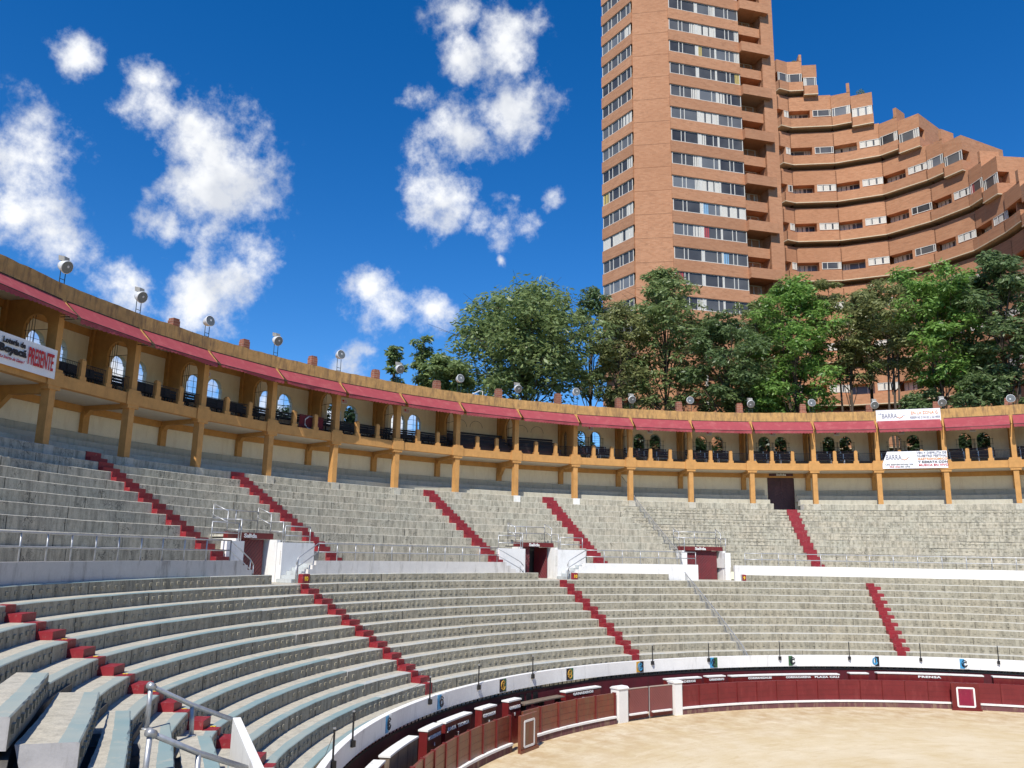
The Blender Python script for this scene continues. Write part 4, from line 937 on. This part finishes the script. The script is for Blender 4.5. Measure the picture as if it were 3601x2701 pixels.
# floodlights on the parapet: two kinds, alternating
FL = [(3.495,21.37,'A'),(3.371,21.46,'A'),(3.249,21.49,'B'),(3.118,21.54,'A'),(2.991,21.7,'B'),(2.866,21.55,'A'),(2.736,21.6,'B'),(2.609,21.38,'A'),(2.481,21.62,'B'),(2.359,21.29,'A'),(2.234,21.45,'B'),(2.107,21.25,'A'),(1.984,21.33,'B'),(1.863,21.02,'A'),(1.74,21.0,'A'),(1.623,20.98,'B')]
def floodlight(a, zc, kind, label):
    c = gal(42.15, a, 0); t = thing('floodlight', label, 'floodlight', (c.x, c.y, 20.4), 'floodlights on the parapet')
    er = Vector((math.cos(a), math.sin(a), 0)); et = Vector((er.y, -er.x, 0)); up = Vector((0, 0, 1)); c = Vector((c.x, c.y, zc))
    aim = (-er*.85+et*(.12*(1.9-a)+.12)+up*(-.35 if kind == 'A' else .10)).normalized()
    mb = MB()
    for s_ in (-.16, .16): mb.tube([c+er*.15+et*s_+up*(20.38-zc), c+er*.15+et*s_+up*(-.30 if kind == 'B' else .25 if s_ < 0 else -.3)], .022, 5)
    for z in (20.55-zc, 20.75-zc): mb.tube([c+er*.15-et*.16+up*z, c+er*.15+et*.16+up*z], .018, 5)
    build('bracket', mb, plain('dark_green_iron', (.012, .03, .025), .5), t)
    prof = [(.10, -.42), (.20, -.38), (.27, -.22), (.31, -.05), (.335, .02), (.335, .07), (.305, .075)]; u = aim.orthogonal().normalized(); w = aim.cross(u); n = 20; mb = MB(); k = 0
    for r, x in prof:
        for j in range(n): q = 2*math.pi*j/n; mb.v.append(c+aim*x+u*r*math.cos(q)+w*r*math.sin(q))
    for i in range(len(prof)-1):
        for j in range(n): mb.f.append((i*n+j, i*n+(j+1) % n, (i+1)*n+(j+1) % n, (i+1)*n+j)); mb.m.append(0)
    mb.f.append(tuple(range(n))); mb.m.append(0); build('lamp_housing', mb, M['lamp_w'], t, True)
    mb = MB(); mb.poly([c+aim*.06+u*.305*math.cos(2*math.pi*j/n)+w*.305*math.sin(2*math.pi*j/n) for j in range(n)], 0); mb.poly([c+aim*.05+u*.30*math.cos(2*math.pi*j/n)+w*.30*math.sin(2*math.pi*j/n) for j in range(n)], 0)
    build('lens', mb, M['lens'], t)
    mb = MB(); mb.tube([c+aim*.064+u*.06, c+aim*.07+u*.06], .065, 10); build('bulb', mb, M['lamp_w'], t)
    if kind == 'A':
        mb = MB(); x = (-aim*.0+up*.0); o = c+up*.20-aim*.42-et*.17; mb.box(o, et*.34, aim*.42+up*.06, up*.24-aim*.04); build('ballast_box', mb, plain('weathered_grey_box', (.30, .29, .26), .6), t)
for i, (a, z, kd) in enumerate(FL):
    floodlight(a, z, kd, ('grey floodlight with ballast box, ' if kd == 'A' else 'round white-backed floodlight, ')+nth(i, len(FL))+' on the parapet')
BP = [(3.243,21.97),(3.119,21.936),(2.991,21.939),(2.867,21.877),(2.742,21.812),(2.613,21.792),(2.488,21.708),(2.36,21.71),(2.235,21.601),(2.112,21.578),(1.988,21.494),(1.864,21.314),(1.745,21.34),(1.626,21.292)]
for i, (a, z) in enumerate(BP):
    z = z-.3; h = .62 if i > 5 else .42
    c = gal(45.6, a, 0); er = Vector((math.cos(a), math.sin(a), 0)); et = Vector((er.y, -er.x, 0)); mb = MB(); o = c-et*.26-er*.26; w = .26
    mb.box(c-et*w-er*w+Vector((0, 0, 19.9)), et*2*w, er*2*w, (0, 0, z+h-19.9-.12)); w = .23; mb.box(c-et*w-er*w+Vector((0, 0, z+h-.12)), et*2*w, er*2*w, (0, 0, .14)); w = .30; mb.box(c-et*w-er*w+Vector((0, 0, 20.2)), et*2*w, er*2*w, (0, 0, .9))
    tag(build('brick_post', mb, M['brick_r'], loc=(c.x, c.y, 19.9)), 'stubby red brick post behind the parapet, '+nth(i, len(BP)), 'post', 'brick posts of the outer wall')
mb = MB(); c = gal(43, 2.70, 0); mb.tube([c+Vector((-.6, -.2, 20.55)), c+Vector((0, 0, 20.6)), c+Vector((.5, .45, 20.95)), c+Vector((.7, .6, 20.9)), c+Vector((.7, .6, 20.3))], .04, 6); tag(build('vent_pipe', mb, M['lamp_w'], loc=(c.x, c.y, 20.1)), 'bent white pipe on the roof behind the parapet', 'pipe')

# banners and small signs
def sheet(mb, B, u0, u1, zb, zt, d, sag=.03, nu=16, tear=False):
    k = len(mb.v); nv = 6
    for s_ in (0, .006):
        for i in range(nu+1):
            for j in range(nv+1):
                u = u0+(u1-u0)*i/nu; f = j/nv; wv = sag*math.sin(i*.9+j*.5)+sag*.6*math.sin(i*2.1)
                uu = u; zz = zb+(zt-zb)*f
                if tear and i < 4 and f > .3: uu += (u1-u0)*.03*(f-.3)*(4-i)
                mb.v.append(B.P(uu, d-abs(wv)*.5+s_, zz))
    o_ = (nu+1)*(nv+1)
    for i in range(nu):
        for j in range(nv): a = k+i*(nv+1)+j; mb.f.append((a, a+nv+1, a+nv+2, a+1)); mb.m.append(0); a += o_; mb.f.append((a, a+1, a+nv+2, a+nv+1)); mb.m.append(0)
B = BAYS[-1]; t = thing('banner', 'white banner with black words and big red PRESENTE on the balcony at far left', 'banner', B.P(.5, -.3, 15.7), 'white advertising banners'); mb = MB(); sheet(mb, B, -.15, .97, 15.66, 17.05, -.22); build('cloth', mb, M['cloth_w'], t); D_ = -.30
text('lettering', 'Lotería de', B.P(.31, D_, 16.62), B.ex, (0, 0, 1), .34, M['text_k'], t, w=1.35, bold=.016); text('lettering', 'Boyacá', B.P(.28, D_, 16.22), B.ex, (0, 0, 1), .46, M['text_k'], t, w=1.62, bold=.024)
text('lettering', '¡La Suerte de Ganar!', B.P(.29, D_, 15.92), B.ex, (0, 0, 1), .20, M['text_r'], t, w=1.5, italic=.3, bold=.002); text('lettering', 'PRESENTE', B.P(.61, D_, 16.0), B.ex, (0, 0, 1), 1.10, M['text_r'], t, w=1.62, bold=.02)
def swoosh(p, ex, s, t):
    mb = MB(); pts = [p+ex*(s*x)+Vector((0, 0, s*z)) for x, z in ((0, .25), (.15, .08), (.4, 0), (.7, .10), (1, .32))]; mb.tube(pts, .05*s, 5); build('emblem', mb, M['text_o'], t)
    mb = MB(); mb.tube([p+ex*(s*.85)+Vector((0, 0, s*.35)), p+ex*(s*1.35)+Vector((0, 0, s*.5))], .02*s, 4); build('emblem', mb, M['text_g'], t)
B = BAYS[13]; t = thing('banner', 'upper white banner with orange and grey RESERVAS lettering on the parapet above an awning', 'banner', B.P(.5, -.1, 19.4), 'white advertising banners'); mb = MB(); sheet(mb, B, .02, .99, 19.45, 20.50, -.10, .015); build('cloth', mb, M['cloth_w'], t); D_ = -.125
text('lettering', 'LA', B.P(.05, D_, 20.10), B.ex, (0, 0, 1), .22, M['text_g'], t); text('lettering', 'BARRA', B.P(.105, D_, 19.80), B.ex, (0, 0, 1), .56, M['text_g'], t, w=1.15); swoosh(B.P(.34, D_, 19.78), B.ex, .45, t)
text('lettering', 'EN LA ZONA G', B.P(.55, D_, 20.05), B.ex, (0, 0, 1), .36, M['text_o'], t, w=2.0); text('lettering', 'RESERVAS 2104152 y 3214808', B.P(.53, D_, 19.70), B.ex, (0, 0, 1), .26, M['text_g'], t, w=2.25)
t = thing('banner', 'lower white banner with torn left corner advertising a food festival on the balcony', 'banner', B.P(.5, -.1, 15.5), 'white advertising banners'); mb = MB(); sheet(mb, B, .06, 1.03, 15.50, 16.93, -.22, .02, tear=True); build('cloth', mb, M['cloth_w'], t); D_ = -.25
text('lettering', 'BARRA', B.P(.115, D_, 16.25), B.ex, (0, 0, 1), .60, M['text_g'], t, w=1.18); swoosh(B.P(.36, D_, 16.22), B.ex, .45, t)
text('lettering', 'Los atenderemos los', B.P(.10, D_, 15.80), B.ex, (0, 0, 1), .20, M['text_k'], t, w=2.1); text('lettering', '365 días', B.P(.16, D_, 15.60), B.ex, (0, 0, 1), .20, M['text_r'], t, w=.8); text('lettering', 'del año', B.P(.325, D_, 15.60), B.ex, (0, 0, 1), .20, M['text_k'], t, w=.72)
for i, (s_, mt) in enumerate((('VEN Y DISFRUTA DE', 'text_g'), ('NUESTRO FESTIVAL', 'text_g'), ('GASTRONOMICO', 'text_o'), ('Y REMATA CON', 'text_k'), ('MUSICA EN VIVO', 'text_r'))): text('lettering', s_, B.P(.585+.004*i, D_, 16.70-.255*i), B.ex, (0, 0, 1), .24, M[mt], t, w=2.2, bold=.004)
SG = [(2, .50), (4, .50), (5, .48), (8, .53), (9, .53), (10, .485), (11, .50), (12, .487), (13, .455), (14, .48)]
for i, (k, u) in enumerate(SG):
    B = BAYS[k]; t = thing('wall_sign', 'small white notice on the cream gallery wall, '+nth(i, len(SG)), 'sign', B.P(u, 3.28, 18.9), 'notices on the gallery wall')
    mb = MB(); bbox(mb, B, u-.045, u+.045, 3.265, 3.295, 18.84, 19.18); build('board', mb, M['cloth_w'], t); mb = MB(); bbox(mb, B, u-.038, u-.008, 3.255, 3.264, 19.03, 19.15); build('red_square', mb, M['text_r'], t)
    mb = MB()
    for q in range(3): bbox(mb, B, u-.036+(.034 if q < 1 else 0), u+.036, 3.257, 3.264, 19.08-q*.075, 19.105-q*.075)
    build('print', mb, M['text_r'] if i < 3 else M['text_g'], t)
B = BAYS[3]; t = thing('red_cloth', 'dark red cloth with white octagon outline hung inside the balcony railing', 'cloth', B.P(.6, .2, 16.2)); mb = MB(); sheet(mb, B, .46, .84, 16.08, 17.0, .42, .02); build('cloth', mb, paint('deep_red_cloth', (.20, .012, .02), .2, .8), t)
mb = MB(); c, zc = .645, 16.5; pts = [B.P(c+.105*math.cos(R_(22.5+45*q)), .385, zc+.46*math.sin(R_(22.5+45*q))) for q in range(9)]; mb.tube(pts, .045, 6); build('white_octagon', mb, M['white2'], t)

# ================================================================== BRICK TOWER AND STEPPED WING
class Face:
    def __init__(s, p0, p1):
        s.a = Vector((*p0, 0)); b = Vector((*p1, 0)); s.L = (b-s.a).length; s.ex = (b-s.a)/s.L; s.n = Vector((s.ex.y, -s.ex.x, 0))
        if s.n.dot(Vector((0, -34.5, 0))-s.a) < 0: s.n = -s.n
    def P(s, x, d, z): return s.a+s.ex*x+s.n*d+Vector((0, 0, z))      # d: metres out from the face
    def box(s, mb, x0, x1, d0, d1, z0, z1, m=0):
        o = s.P(x0, d0, z0); mb.box(o, s.ex*(x1-x0), s.n*(d1-d0), (0, 0, z1-z0), m)
rw = random.Random(5)
def window(par, F, x0, x1, z0, z1, d, mull, curtain=None, bright=False):
    """glass pane part with its frame (and curtain) as sub-parts"""
    mb = MB(); F.box(mb, x0+.05, x1-.05, d-.10, d-.06, z0+.05, z1-.05); w = build('window', mb, M['glass'], par)
    mb = MB(); t_ = .085
    F.box(mb, x0, x1, d-.08, d, z1-t_, z1); F.box(mb, x0, x1, d-.08, d, z0, z0+t_); F.box(mb, x0, x0+t_, d-.08, d-.002, z0+t_, z1-t_); F.box(mb, x1-t_, x1, d-.08, d-.002, z0+t_, z1-t_)
    for f in mull: x = x0+(x1-x0)*f; F.box(mb, x-.045, x+.045, d-.075, d-.004, z0+t_, z1-t_)
    build('frame', mb, M['frame'], w)
    if curtain:
        c0, c1, cm = curtain; mb = MB(); n = 7; k = 0
        xa, xb = x0+.1+(x1-x0-.2)*c0, x0+.1+(x1-x0-.2)*c1
        for i in range(n+1):
            x = xa+(xb-xa)*i/n; dd = d-.055+.012*math.sin(i*2.3); mb.v += [F.P(x, dd, z0+.1), F.P(x, dd, z1-.1)]
        for i in range(n): mb.f.append((2*i, 2*i+2, 2*i+3, 2*i+1)); mb.m.append(0)
        for i in range(n+1): mb.v += [mb.v[2*i]-F.n*.01, mb.v[2*i+1]-F.n*.01]
        o = 2*(n+1)
        for i in range(n): mb.f.append((o+2*i, o+2*i+1, o+2*i+3, o+2*i+2)); mb.m.append(0)
        build('curtain', mb, M[cm], w)
    return w
def rcurt(p=.5):
    if rw.random() > p: return None
    c = rw.choices(['curtain', 'curtain', 'curtain', 'curt_blue', 'curt_yel', 'curt_red'], [6, 5, 4, .7, .6, .4])[0]
    a = rw.choice([(0, .22), (.8, 1), (0, 1), (.84, 1), (0, .3), (.72, 1)]); return (*a, c)
TL, TC, TA, TR = (-47.008, 58.114), (-41.082, 55.31), (-36.579, 57.235), (-29.834, 64.772)
def tower():
    ex = Vector((TR[0]-TA[0], TR[1]-TA[1])).normalized(); TE = (TR[0]+ex.x*5.4, TR[1]+ex.y*5.4)
    t = thing('apartment_tower', 'tall orange brick apartment tower with pale window bands, cut by the top edge', 'tower', (-36.6, 57.2, 16))
    FL_, FP, FF = Face(TL, TC), Face(TC, TA), Face(TA, TE); LR = 10.12
    H = 3.2; Z0 = 77.94; zt = Z0+H*4; zb = 14
    bk = FF.n*-13
    # solid core behind the facades
    def prism(poly, z0, z1, name, mat, inset=0):
        mb = MB(); n = len(poly); A = [Vector((p[0], p[1], z0)) for p in poly]; B_ = [Vector((p[0], p[1], z1)) for p in poly]; mb.poly(A[::-1], 0); mb.poly(B_, 0)
        for i in range(n): j = (i+1) % n; mb.quad(A[i], A[j], B_[j], B_[i])
        return build(name, mb, mat, t)
    e2 = lambda F, x, d: tuple(F.P(x, d, 0))[:2]
    prism([e2(FL_, 0.1, -.35), e2(FL_, FL_.L-.2, -.35), e2(FP, .15, -.02), e2(FP, FP.L-.15, -.02), e2(FF, .2, -.35), e2(FF, LR, -.35), e2(FF, LR, -1.9), e2(FF, LR+3.5, -1.9), e2(FF, LR+3.5, -.02), e2(FF, FF.L, -.02), e2(FF, FF.L, -14), e2(FL_, 0.1, -12)], zb, zt+3, 'wall', M['brick'])
    # smooth pier between the two window faces, with a joint at each floor
    mb = MB(); FP.box(mb, 0, FP.L, -.6, .06, zb, zt+3)
    build('corner_pier', mb, M['brick'], t)
    mb = MB()
    for i in range(-3, 18): FP.box(mb, .02, FP.L-.02, .055, .066, Z0-i*H-2.0, Z0-i*H-1.955)
    build('floor_joint', mb, M['soffit'], t)
    nwin = 0
    for i in range(-4, 19):
        z1 = Z0-i*H; z0 = z1-1.62; pz0, pz1 = z1-H, z0    # window band z0..z1, parapet below
        vis = -2 <= i <= 13
        mb = MB(); even = (i % 2 == 0)
        FF.box(mb, -.25, LR if even else LR+.02, -.4, .10, pz0, pz1); FL_.box(mb, -.05, FL_.L-.12, -.4, .10, pz0, pz1)
        build('parapet_band', mb, M['brick'], t)
        mb = MB(); FF.box(mb, .365*LR, .395*LR, -.3, .03, pz1, z1); build('mullion_panel', mb, M['frame'], t); mb = MB(); FF.box(mb, .645*LR, .655*LR, -.3, .03, pz1, z1); build('mullion_panel', mb, M['frame'], t)
        mb = MB(); FF.box(mb, -.2, LR, -.38, .135, pz0-.03, pz0+.05); FL_.box(mb, 0, FL_.L-.1, -.38, .135, pz0-.03, pz0+.05); 
        build('band_lip', mb, M['soffit'], t)
        if even:   # long projecting balcony every second floor
            mb = MB(); FF.box(mb, LR-.0, LR+4.35, .0, .75, pz0, pz1-.2); FF.box(mb, LR, LR+4.35, -1.9, .0, pz0, pz0+.3); build('balcony', mb, M['brick'], t)
        else:
            mb = MB(); FF.box(mb, LR, LR+3.5, -1.88, -.35, pz0, pz0+1.35); build('recess_parapet', mb, M['brick'], t)
        if not vis: continue
        for a, b, mu in ((0, .365, (.36, .50)), (.395, .645, (.72,)), (.655, 1.0, (.42, .58))):
            if i >= 13 and b < .5: continue
            if not vis: continue
            window(t, FF, a*LR-.12*(a == 0), b*LR, z0, z1, .06, mu, rcurt(.42)); nwin += 1
        if vis:
            window(t, FL_, .1, FL_.L-.30, z0, z1, .06, (.22, .34, .56, .66, .86), rcurt(.35)); nwin += 1
            mb = MB(); FP.box(mb, -.02, .10, -.3, .05, z0, z1)
            x0 = LR+.1; window(t, FF, x0+.35, x0+2.9, z0+.15 if even else z0-.1, z1-.1, -1.85, (.3, .55), rcurt(.3)); nwin += 1
    mb = MB(); FF.box(mb, LR+3.5, FF.L, -.5, .05, zb, zt+3); build('end_pier', mb, M['brick'], t)
tower()
WJ = [(-30.845,87.622),(-29.633,89.362),(-23.73,92.254),(-17.115,93.215),(-10.67,91.204),(-5.399,88.137),(-1.437,83.047),(2.879,75.418),(6.288,68.264),(9.0, 60.0)]
def wing():
    t = thing('terraced_building', 'curved orange brick apartment building stepping down in terraces to the right of the tower', 'building', (-17, 93, 16))
    FS = [Face(WJ[j], WJ[j+1]) for j in range(len(WJ)-1)]; zs = lambda s: 49.39+6.4*(5-s); nw = 0
    S_MAX = 10
    def module(j, s, u0, u1, part, dz=0.):
        """two storeys hung above slab s on facet j"""
        nonlocal nw
        F = FS[j]; L = F.L; x0, x1 = L*u0, L*u1; z = zs(s)+dz; vis = s <= 9
        ov = .42 if u0 == 0 else 0
        mb = MB(); F.box(mb, x0, x1, -9, .6, z+.12, z+1.62); build('terrace_band', mb, M['brick'], t)
        mb = MB(); F.box(mb, x0, x1, -9.01, .66, z, z+.13); build('slab_edge', mb, M['slab'], t)
        mb = MB(); F.box(mb, x0, x1, -9, .02 if part != 'top' else .3, z+3.24, z+(5.75 if part != 'top' else 5.42)); build('upper_band', mb, M['brick'], t)
        mb = MB(); F.box(mb, x0, x1, -9, -1.25, z+1.62, z+3.24); F.box(mb, x0+(x1-x0)*.56, x1, -1.75, -.05, z+1.62, z+2.1 if part == 'full' else z+1.66); F.box(mb, x0+(x1-x0)*.50, x0+(x1-x0)*.56, -1.75, .0, z+1.62, z+3.24); F.box(mb, x0, x1, -9, -1.4, z+5.42, z+6.42 if part == 'full' else z+5.43)
        build('wall', mb, M['brick'], t)
        mb = MB()
        for i in range(14): F.box(mb, x0-.06, x0+.10, .0, .07 if i % 2 else .03, z+3.26+i*.155, z+3.26+i*.155+.08)
        build('quoin', mb, M['soffit'], t); mb = MB()
        for i in range(14): F.box(mb, x0-.06, x0+.10, .6, .65 if i % 2 else .62, z+.2+i*.1, z+.2+i*.1+.05)
        build('quoin', mb, M['soffit'], t)
        if vis and nw < 96:
            if part == 'full':
                window(t, F, x0+(x1-x0)*.56, x1-.05, z+2.1, z+3.22, .02, (.28, .9), (0, 1, 'curtain') if rw.random() < .55 else rcurt(.6)); nw += 1
                window(t, F, x0+.1, x0+(x1-x0)*.50, z+1.66, z+3.2, -1.15, (.2, .7), (0, .55, 'curtain') if rw.random() < .6 else rcurt(.9)); nw += 1
            else:
                window(t, F, x0+.1, x1-.1, z+1.66, z+3.2, .35, (.14, .86), rcurt(.75)); nw += 1
    for j in range(len(FS)):
        for s in range(1, S_MAX+1):
            if j <= s: module(j, s, 0, 1, 'full')
            elif j == s+1:
                module(j, s, 0, .43, 'top'); F = FS[j]; mb = MB(); F.box(mb, F.L*.36, F.L*.43, -2.4, .34, zs(s)+5.42, zs(s)+7.0); build('chimney', mb, M['brick'], t)
                module(j, s, .435, .90, 'top', -.75)
        if j == 1:
            module(j, 0, 0, .36, 'top'); F = FS[j]; mb = MB(); F.box(mb, F.L*.30, F.L*.36, -2.4, .34, zs(0)+5.42, zs(0)+6.6); build('chimney', mb, M['brick'], t); module(j, 0, .365, .70, 'top', -.75)
        if j == 0: module(j, 0, 0, 1, 'top')
    mb = MB()
    for F in FS: F.box(mb, 0, F.L, -9, -.2, 12, zs(S_MAX)+.02)
    for j, F in enumerate(FS): F.box(mb, -1.4, F.L+1.4, -8.9, -2.3, 12, zs(max(1, j))+5.3)
    build('base_wall', mb, M['brick'], t)
    return FS, zs
WF, WZ = wing()

# ================================================================== TREES
def leaf_cloud(mb, c, rx, rz, n, rnd, size):
    for _ in range(n):
        while True:
            d = Vector((rnd.gauss(0, 1), rnd.gauss(0, 1), rnd.gauss(.15, 1)));
            if d.length > .1: break
        d.normalize(); r = rnd.uniform(.45, 1.06)**.6
        p = c+Vector((d.x*rx*r, d.y*rx*r, d.z*rz*r)); ax = Vector((rnd.gauss(0, 1)+d.x, rnd.gauss(0, 1)+d.y, rnd.gauss(-.3, .5)))
        ax = (ax-(d+Vector((0, 0, .5)))*ax.dot(d+Vector((0, 0, .5)))*.45).normalized()
        nn = (d*.8+Vector((rnd.gauss(0, .38), rnd.gauss(0, .38), rnd.gauss(.55, .35)))).normalized(); sd_ = ax.cross(nn)
        if sd_.length < .05: continue
        sd_.normalize(); s = size*rnd.uniform(.6, 1.35); w = s*rnd.uniform(.26, .42)
        k = len(mb.v); mb.v += [p, p+ax*s*.5+sd_*w*.5, p+ax*s, p+ax*s*.5-sd_*w*.5]; mb.f.append((k, k+1, k+2, k+3)); mb.m.append(0)
def raydir(xd, yd):
    x, y = xd*1.628, yd*1.628; return Vector(fx)+Vector(rx)*((x-1800.5)/2887.5)-Vector(ux)*((y-1350.5)/2887.5)
def tree(label, xd, ytop, ybot, hw, dist, leaf, nleaf, seed, clumps=14, size=.55, thin=1., shape=None, stems=1):
    """xd, ytop.. were read off the photograph once; the tree itself is an ordinary tree at its own place in the world"""
    rnd = random.Random(seed)
    d = raydir(xd, ybot); h = math.hypot(d.x, d.y)
    while math.hypot(d.x*dist/h, -34.544+d.y*dist/h) < 49.5+hw*.03: dist += .5   # stay outside the gallery wall
    base = Vector((0, -34.544, 7.889))+d*(dist/h); zlow = base.z
    d2 = raydir(xd, ytop); ztop = 7.889+d2.z*dist/math.hypot(d2.x, d2.y); R = hw*1.628/2887.5*dist*1.2
    zg = 15.5; t = thing('tree', label, 'tree', (base.x, base.y, zg), 'trees behind the gallery'); H = ztop-zlow
    mb = MB(); wb = MB(); cl = []
    for i in range(clumps):
        f = ((i+.5)/clumps)**.85; prof = (math.sqrt(max(.05, 1-max(0, (f-.45)/.55)**2.2)) if f > .45 else .78+.22*f/.45) if shape is None else shape(f)
        s = R*rnd.uniform(.26, .40)*(1.15 if clumps < 12 else 1); zz = zlow+(H-s*.7)*f
        a = i*2.399+rnd.uniform(-.6, .6); rr = max(0, R*prof-s*.75)*math.sqrt(rnd.uniform(.12, 1))
        c = Vector((base.x+rr*math.cos(a), base.y+rr*math.sin(a), zz))
        cl.append((c, s)); n = nleaf/clumps*rnd.uniform(.6, 1.2)
        # every clump is a cluster of small sprays, so sky and bricks show between them
        for q in range(9):
            v = Vector((rnd.gauss(0, 1), rnd.gauss(0, 1), rnd.gauss(.25, .8))).normalized(); p = c+Vector((v.x*s, v.y*s, v.z*s*.72))*rnd.uniform(.35, 1.12)
            leaf_cloud(mb, p, s*rnd.uniform(.30, .48), s*rnd.uniform(.18, .30), int(n/9), rnd, size)
    top = Vector((base.x+rnd.uniform(-.3, .3), base.y, zlow+H*.35)); r0 = (.09+.013*H*thin)*(1 if stems < 2 else .72)
    for k_ in range(stems):
        off = Vector((rnd.uniform(-.9, .9), rnd.uniform(-.3, .3), 0))*(k_ > 0)
        wb.tube([Vector((base.x, base.y, zg-.3))+off*.4, Vector((base.x, base.y, (zg+top.z)/2))+off+Vector((rnd.uniform(-.25, .25), 0, 0)), top+off*1.3], r0/(1+.3*k_), 7, r2=r0*.6)
    for c, s in cl:
        m_ = top.lerp(c, .5)+Vector((rnd.uniform(-.4, .4), rnd.uniform(-.4, .4), -.35)); st = Vector((base.x, base.y, min(top.z, max(zlow-H*.25, c.z-H*.38))))
        wb.tube([st, m_ if st.z > zlow else st.lerp(c, .5)+Vector((0, 0, -.3)), c], r0*.42, 5, r2=r0*.12)
        for _ in range(4): e = c+Vector((rnd.gauss(0, .7), rnd.gauss(0, .7), rnd.uniform(.1, .8)))*s; wb.tube([c.lerp(m_, .25), e], r0*.13, 4, r2=r0*.04)
    build('crown', mb, M[leaf], t); build('trunk', wb, M['bark'], t)
    return t
tree('slender young tree at the far left of the tree line, the lower of two', 848, 742, 838, 26, 78, 'leaf_mid', 2200, 1, 8, .42, .5, lambda f: .9 if f < .5 else .5)
tree('slender young tree with a round tuft above the floodlights, taller of two', 906, 722, 830, 34, 79, 'leaf_mid', 2600, 2, 9, .42, .5, lambda f: .95 if f < .4 else (.2 if f < .6 else .75))
tree('bushy green tree filling the gap left of the biggest crown', 955, 762, 850, 62, 77, 'leaf_mid', 6500, 3, 13)
tree('broad dense green tree with domed crown left of the tower', 1132, 608, 860, 160, 80, 'leaf_mid', 30000, 4, 50, .55, 1.)
tree('airy blue-green tree with thin top just left of the tower corner', 1278, 612, 870, 60, 90, 'leaf_dark', 6500, 5, 15, .5, .7)
tree('olive loose-crowned tree in front of the tower corner', 1345, 650, 885, 76, 84, 'leaf_olive', 10000, 6, 20, .5, 1., None, 2)
tree('tallest grey-green tree covering the foot of the tower', 1440, 572, 885, 108, 87, 'leaf_mid', 18000, 7, 32, .52, 1., None, 2)
tree('low wide dark green tree below the tower balconies', 1570, 672, 890, 92, 82, 'leaf_dark', 13500, 8, 24, .5)
tree('bright bushy tree between the tower and the terraced building', 1725, 588, 890, 98, 84, 'leaf_bright', 18000, 9, 30, .52, 1., None, 2)
tree('narrow pale tree with twiggy lower stems before the terraces', 1835, 600, 830, 62, 88, 'leaf_olive', 7000, 10, 16, .5, .8, lambda f: .6 if f < .3 else 1.1-.7*max(0, f-.6), 2)
tree('open-crowned tree with forked bare stems before the terraces', 1925, 596, 800, 74, 86, 'leaf_olive', 8000, 11, 17, .5, .9, lambda f: .7 if f < .3 else 1.1-.7*max(0, f-.6), 3)
tree('vivid light green tree before the right part of the terraces', 2040, 566, 850, 88, 83, 'leaf_bright', 15000, 12, 26, .52, 1., lambda f: .6 if f < .3 else 1.1-.7*max(0, f-.6), 3)
tree('dark tall tree cut by the right edge of the picture', 2178, 530, 880, 86, 82, 'leaf_dark', 16000, 13, 26, .55, 1.1, None, 2)
tree('mid green tree standing back between the tallest tree and the bright one', 1640, 640, 890, 66, 92, 'leaf_mid', 9500, 21, 18, .5)
tree('mid green tree standing back between two thin-stemmed trees before the terraces', 1880, 618, 800, 56, 95, 'leaf_mid', 7500, 22, 15, .5)
tree('light green tree filling the canopy between the vivid tree and the right edge', 2105, 575, 860, 62, 93, 'leaf_bright', 9500, 23, 17, .5)
tree('small round bush low behind the parapet beside a brick post', 1600, 800, 892, 40, 76, 'leaf_mid', 3600, 14, 8, .45)
tree('dark round shrub between bare stems low before the terraces', 1990, 838, 900, 36, 76, 'leaf_dark', 2600, 15, 7, .42)
tree('low green bush in front of the bright bushy tree', 1655, 815, 895, 46, 76, 'leaf_bright', 3800, 16, 9, .45)
tree('low dark shrub at the right end behind the parapet', 2110, 800, 895, 50, 77, 'leaf_dark', 4200, 17, 10, .45)
for i, (a, r) in enumerate([(2.30, 50), (2.21, 49.5), (2.12, 50), (2.0, 50), (1.9, 49.5), (1.80, 50), (1.70, 49.6), (2.44, 50.5), (2.93, 52), (2.82, 51)]):
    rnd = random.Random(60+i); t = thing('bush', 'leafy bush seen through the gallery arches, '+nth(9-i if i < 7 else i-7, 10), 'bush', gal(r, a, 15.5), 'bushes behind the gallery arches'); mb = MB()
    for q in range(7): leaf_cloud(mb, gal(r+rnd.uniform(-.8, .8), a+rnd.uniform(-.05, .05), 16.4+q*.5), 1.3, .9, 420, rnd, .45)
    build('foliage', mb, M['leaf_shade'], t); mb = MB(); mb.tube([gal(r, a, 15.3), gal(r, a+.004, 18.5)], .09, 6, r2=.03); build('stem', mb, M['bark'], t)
def roof_plant(label, p, s, seed):
    rnd = random.Random(seed); t = thing('roof_plant', label, 'plant', p, 'plants on the terraces'); mb = MB(); leaf_cloud(mb, p+Vector((0, 0, s)), s*.8, s, 260, rnd, .28); build('foliage', mb, M['leaf_dark'], t)
    mb = MB(); mb.tube([p+Vector((0, 0, -.3)), p+Vector((0, 0, s*.8))], .05, 5); build('stem', mb, M['bark'], t)
roof_plant('dark spiky plant on the second roof step of the terraced building', WF[2].P(WF[2].L*.66, -1.0, WZ(1)+4.7), .75, 1)
roof_plant('small dark plant beside a chimney on the third roof step', WF[3].P(WF[3].L*.30, -1.2, WZ(2)+5.4), .6, 2)
roof_plant('small plant on the topmost roof step next to the tower', WF[1].P(WF[1].L*.22, -1.0, WZ(0)+5.4), .5, 3)
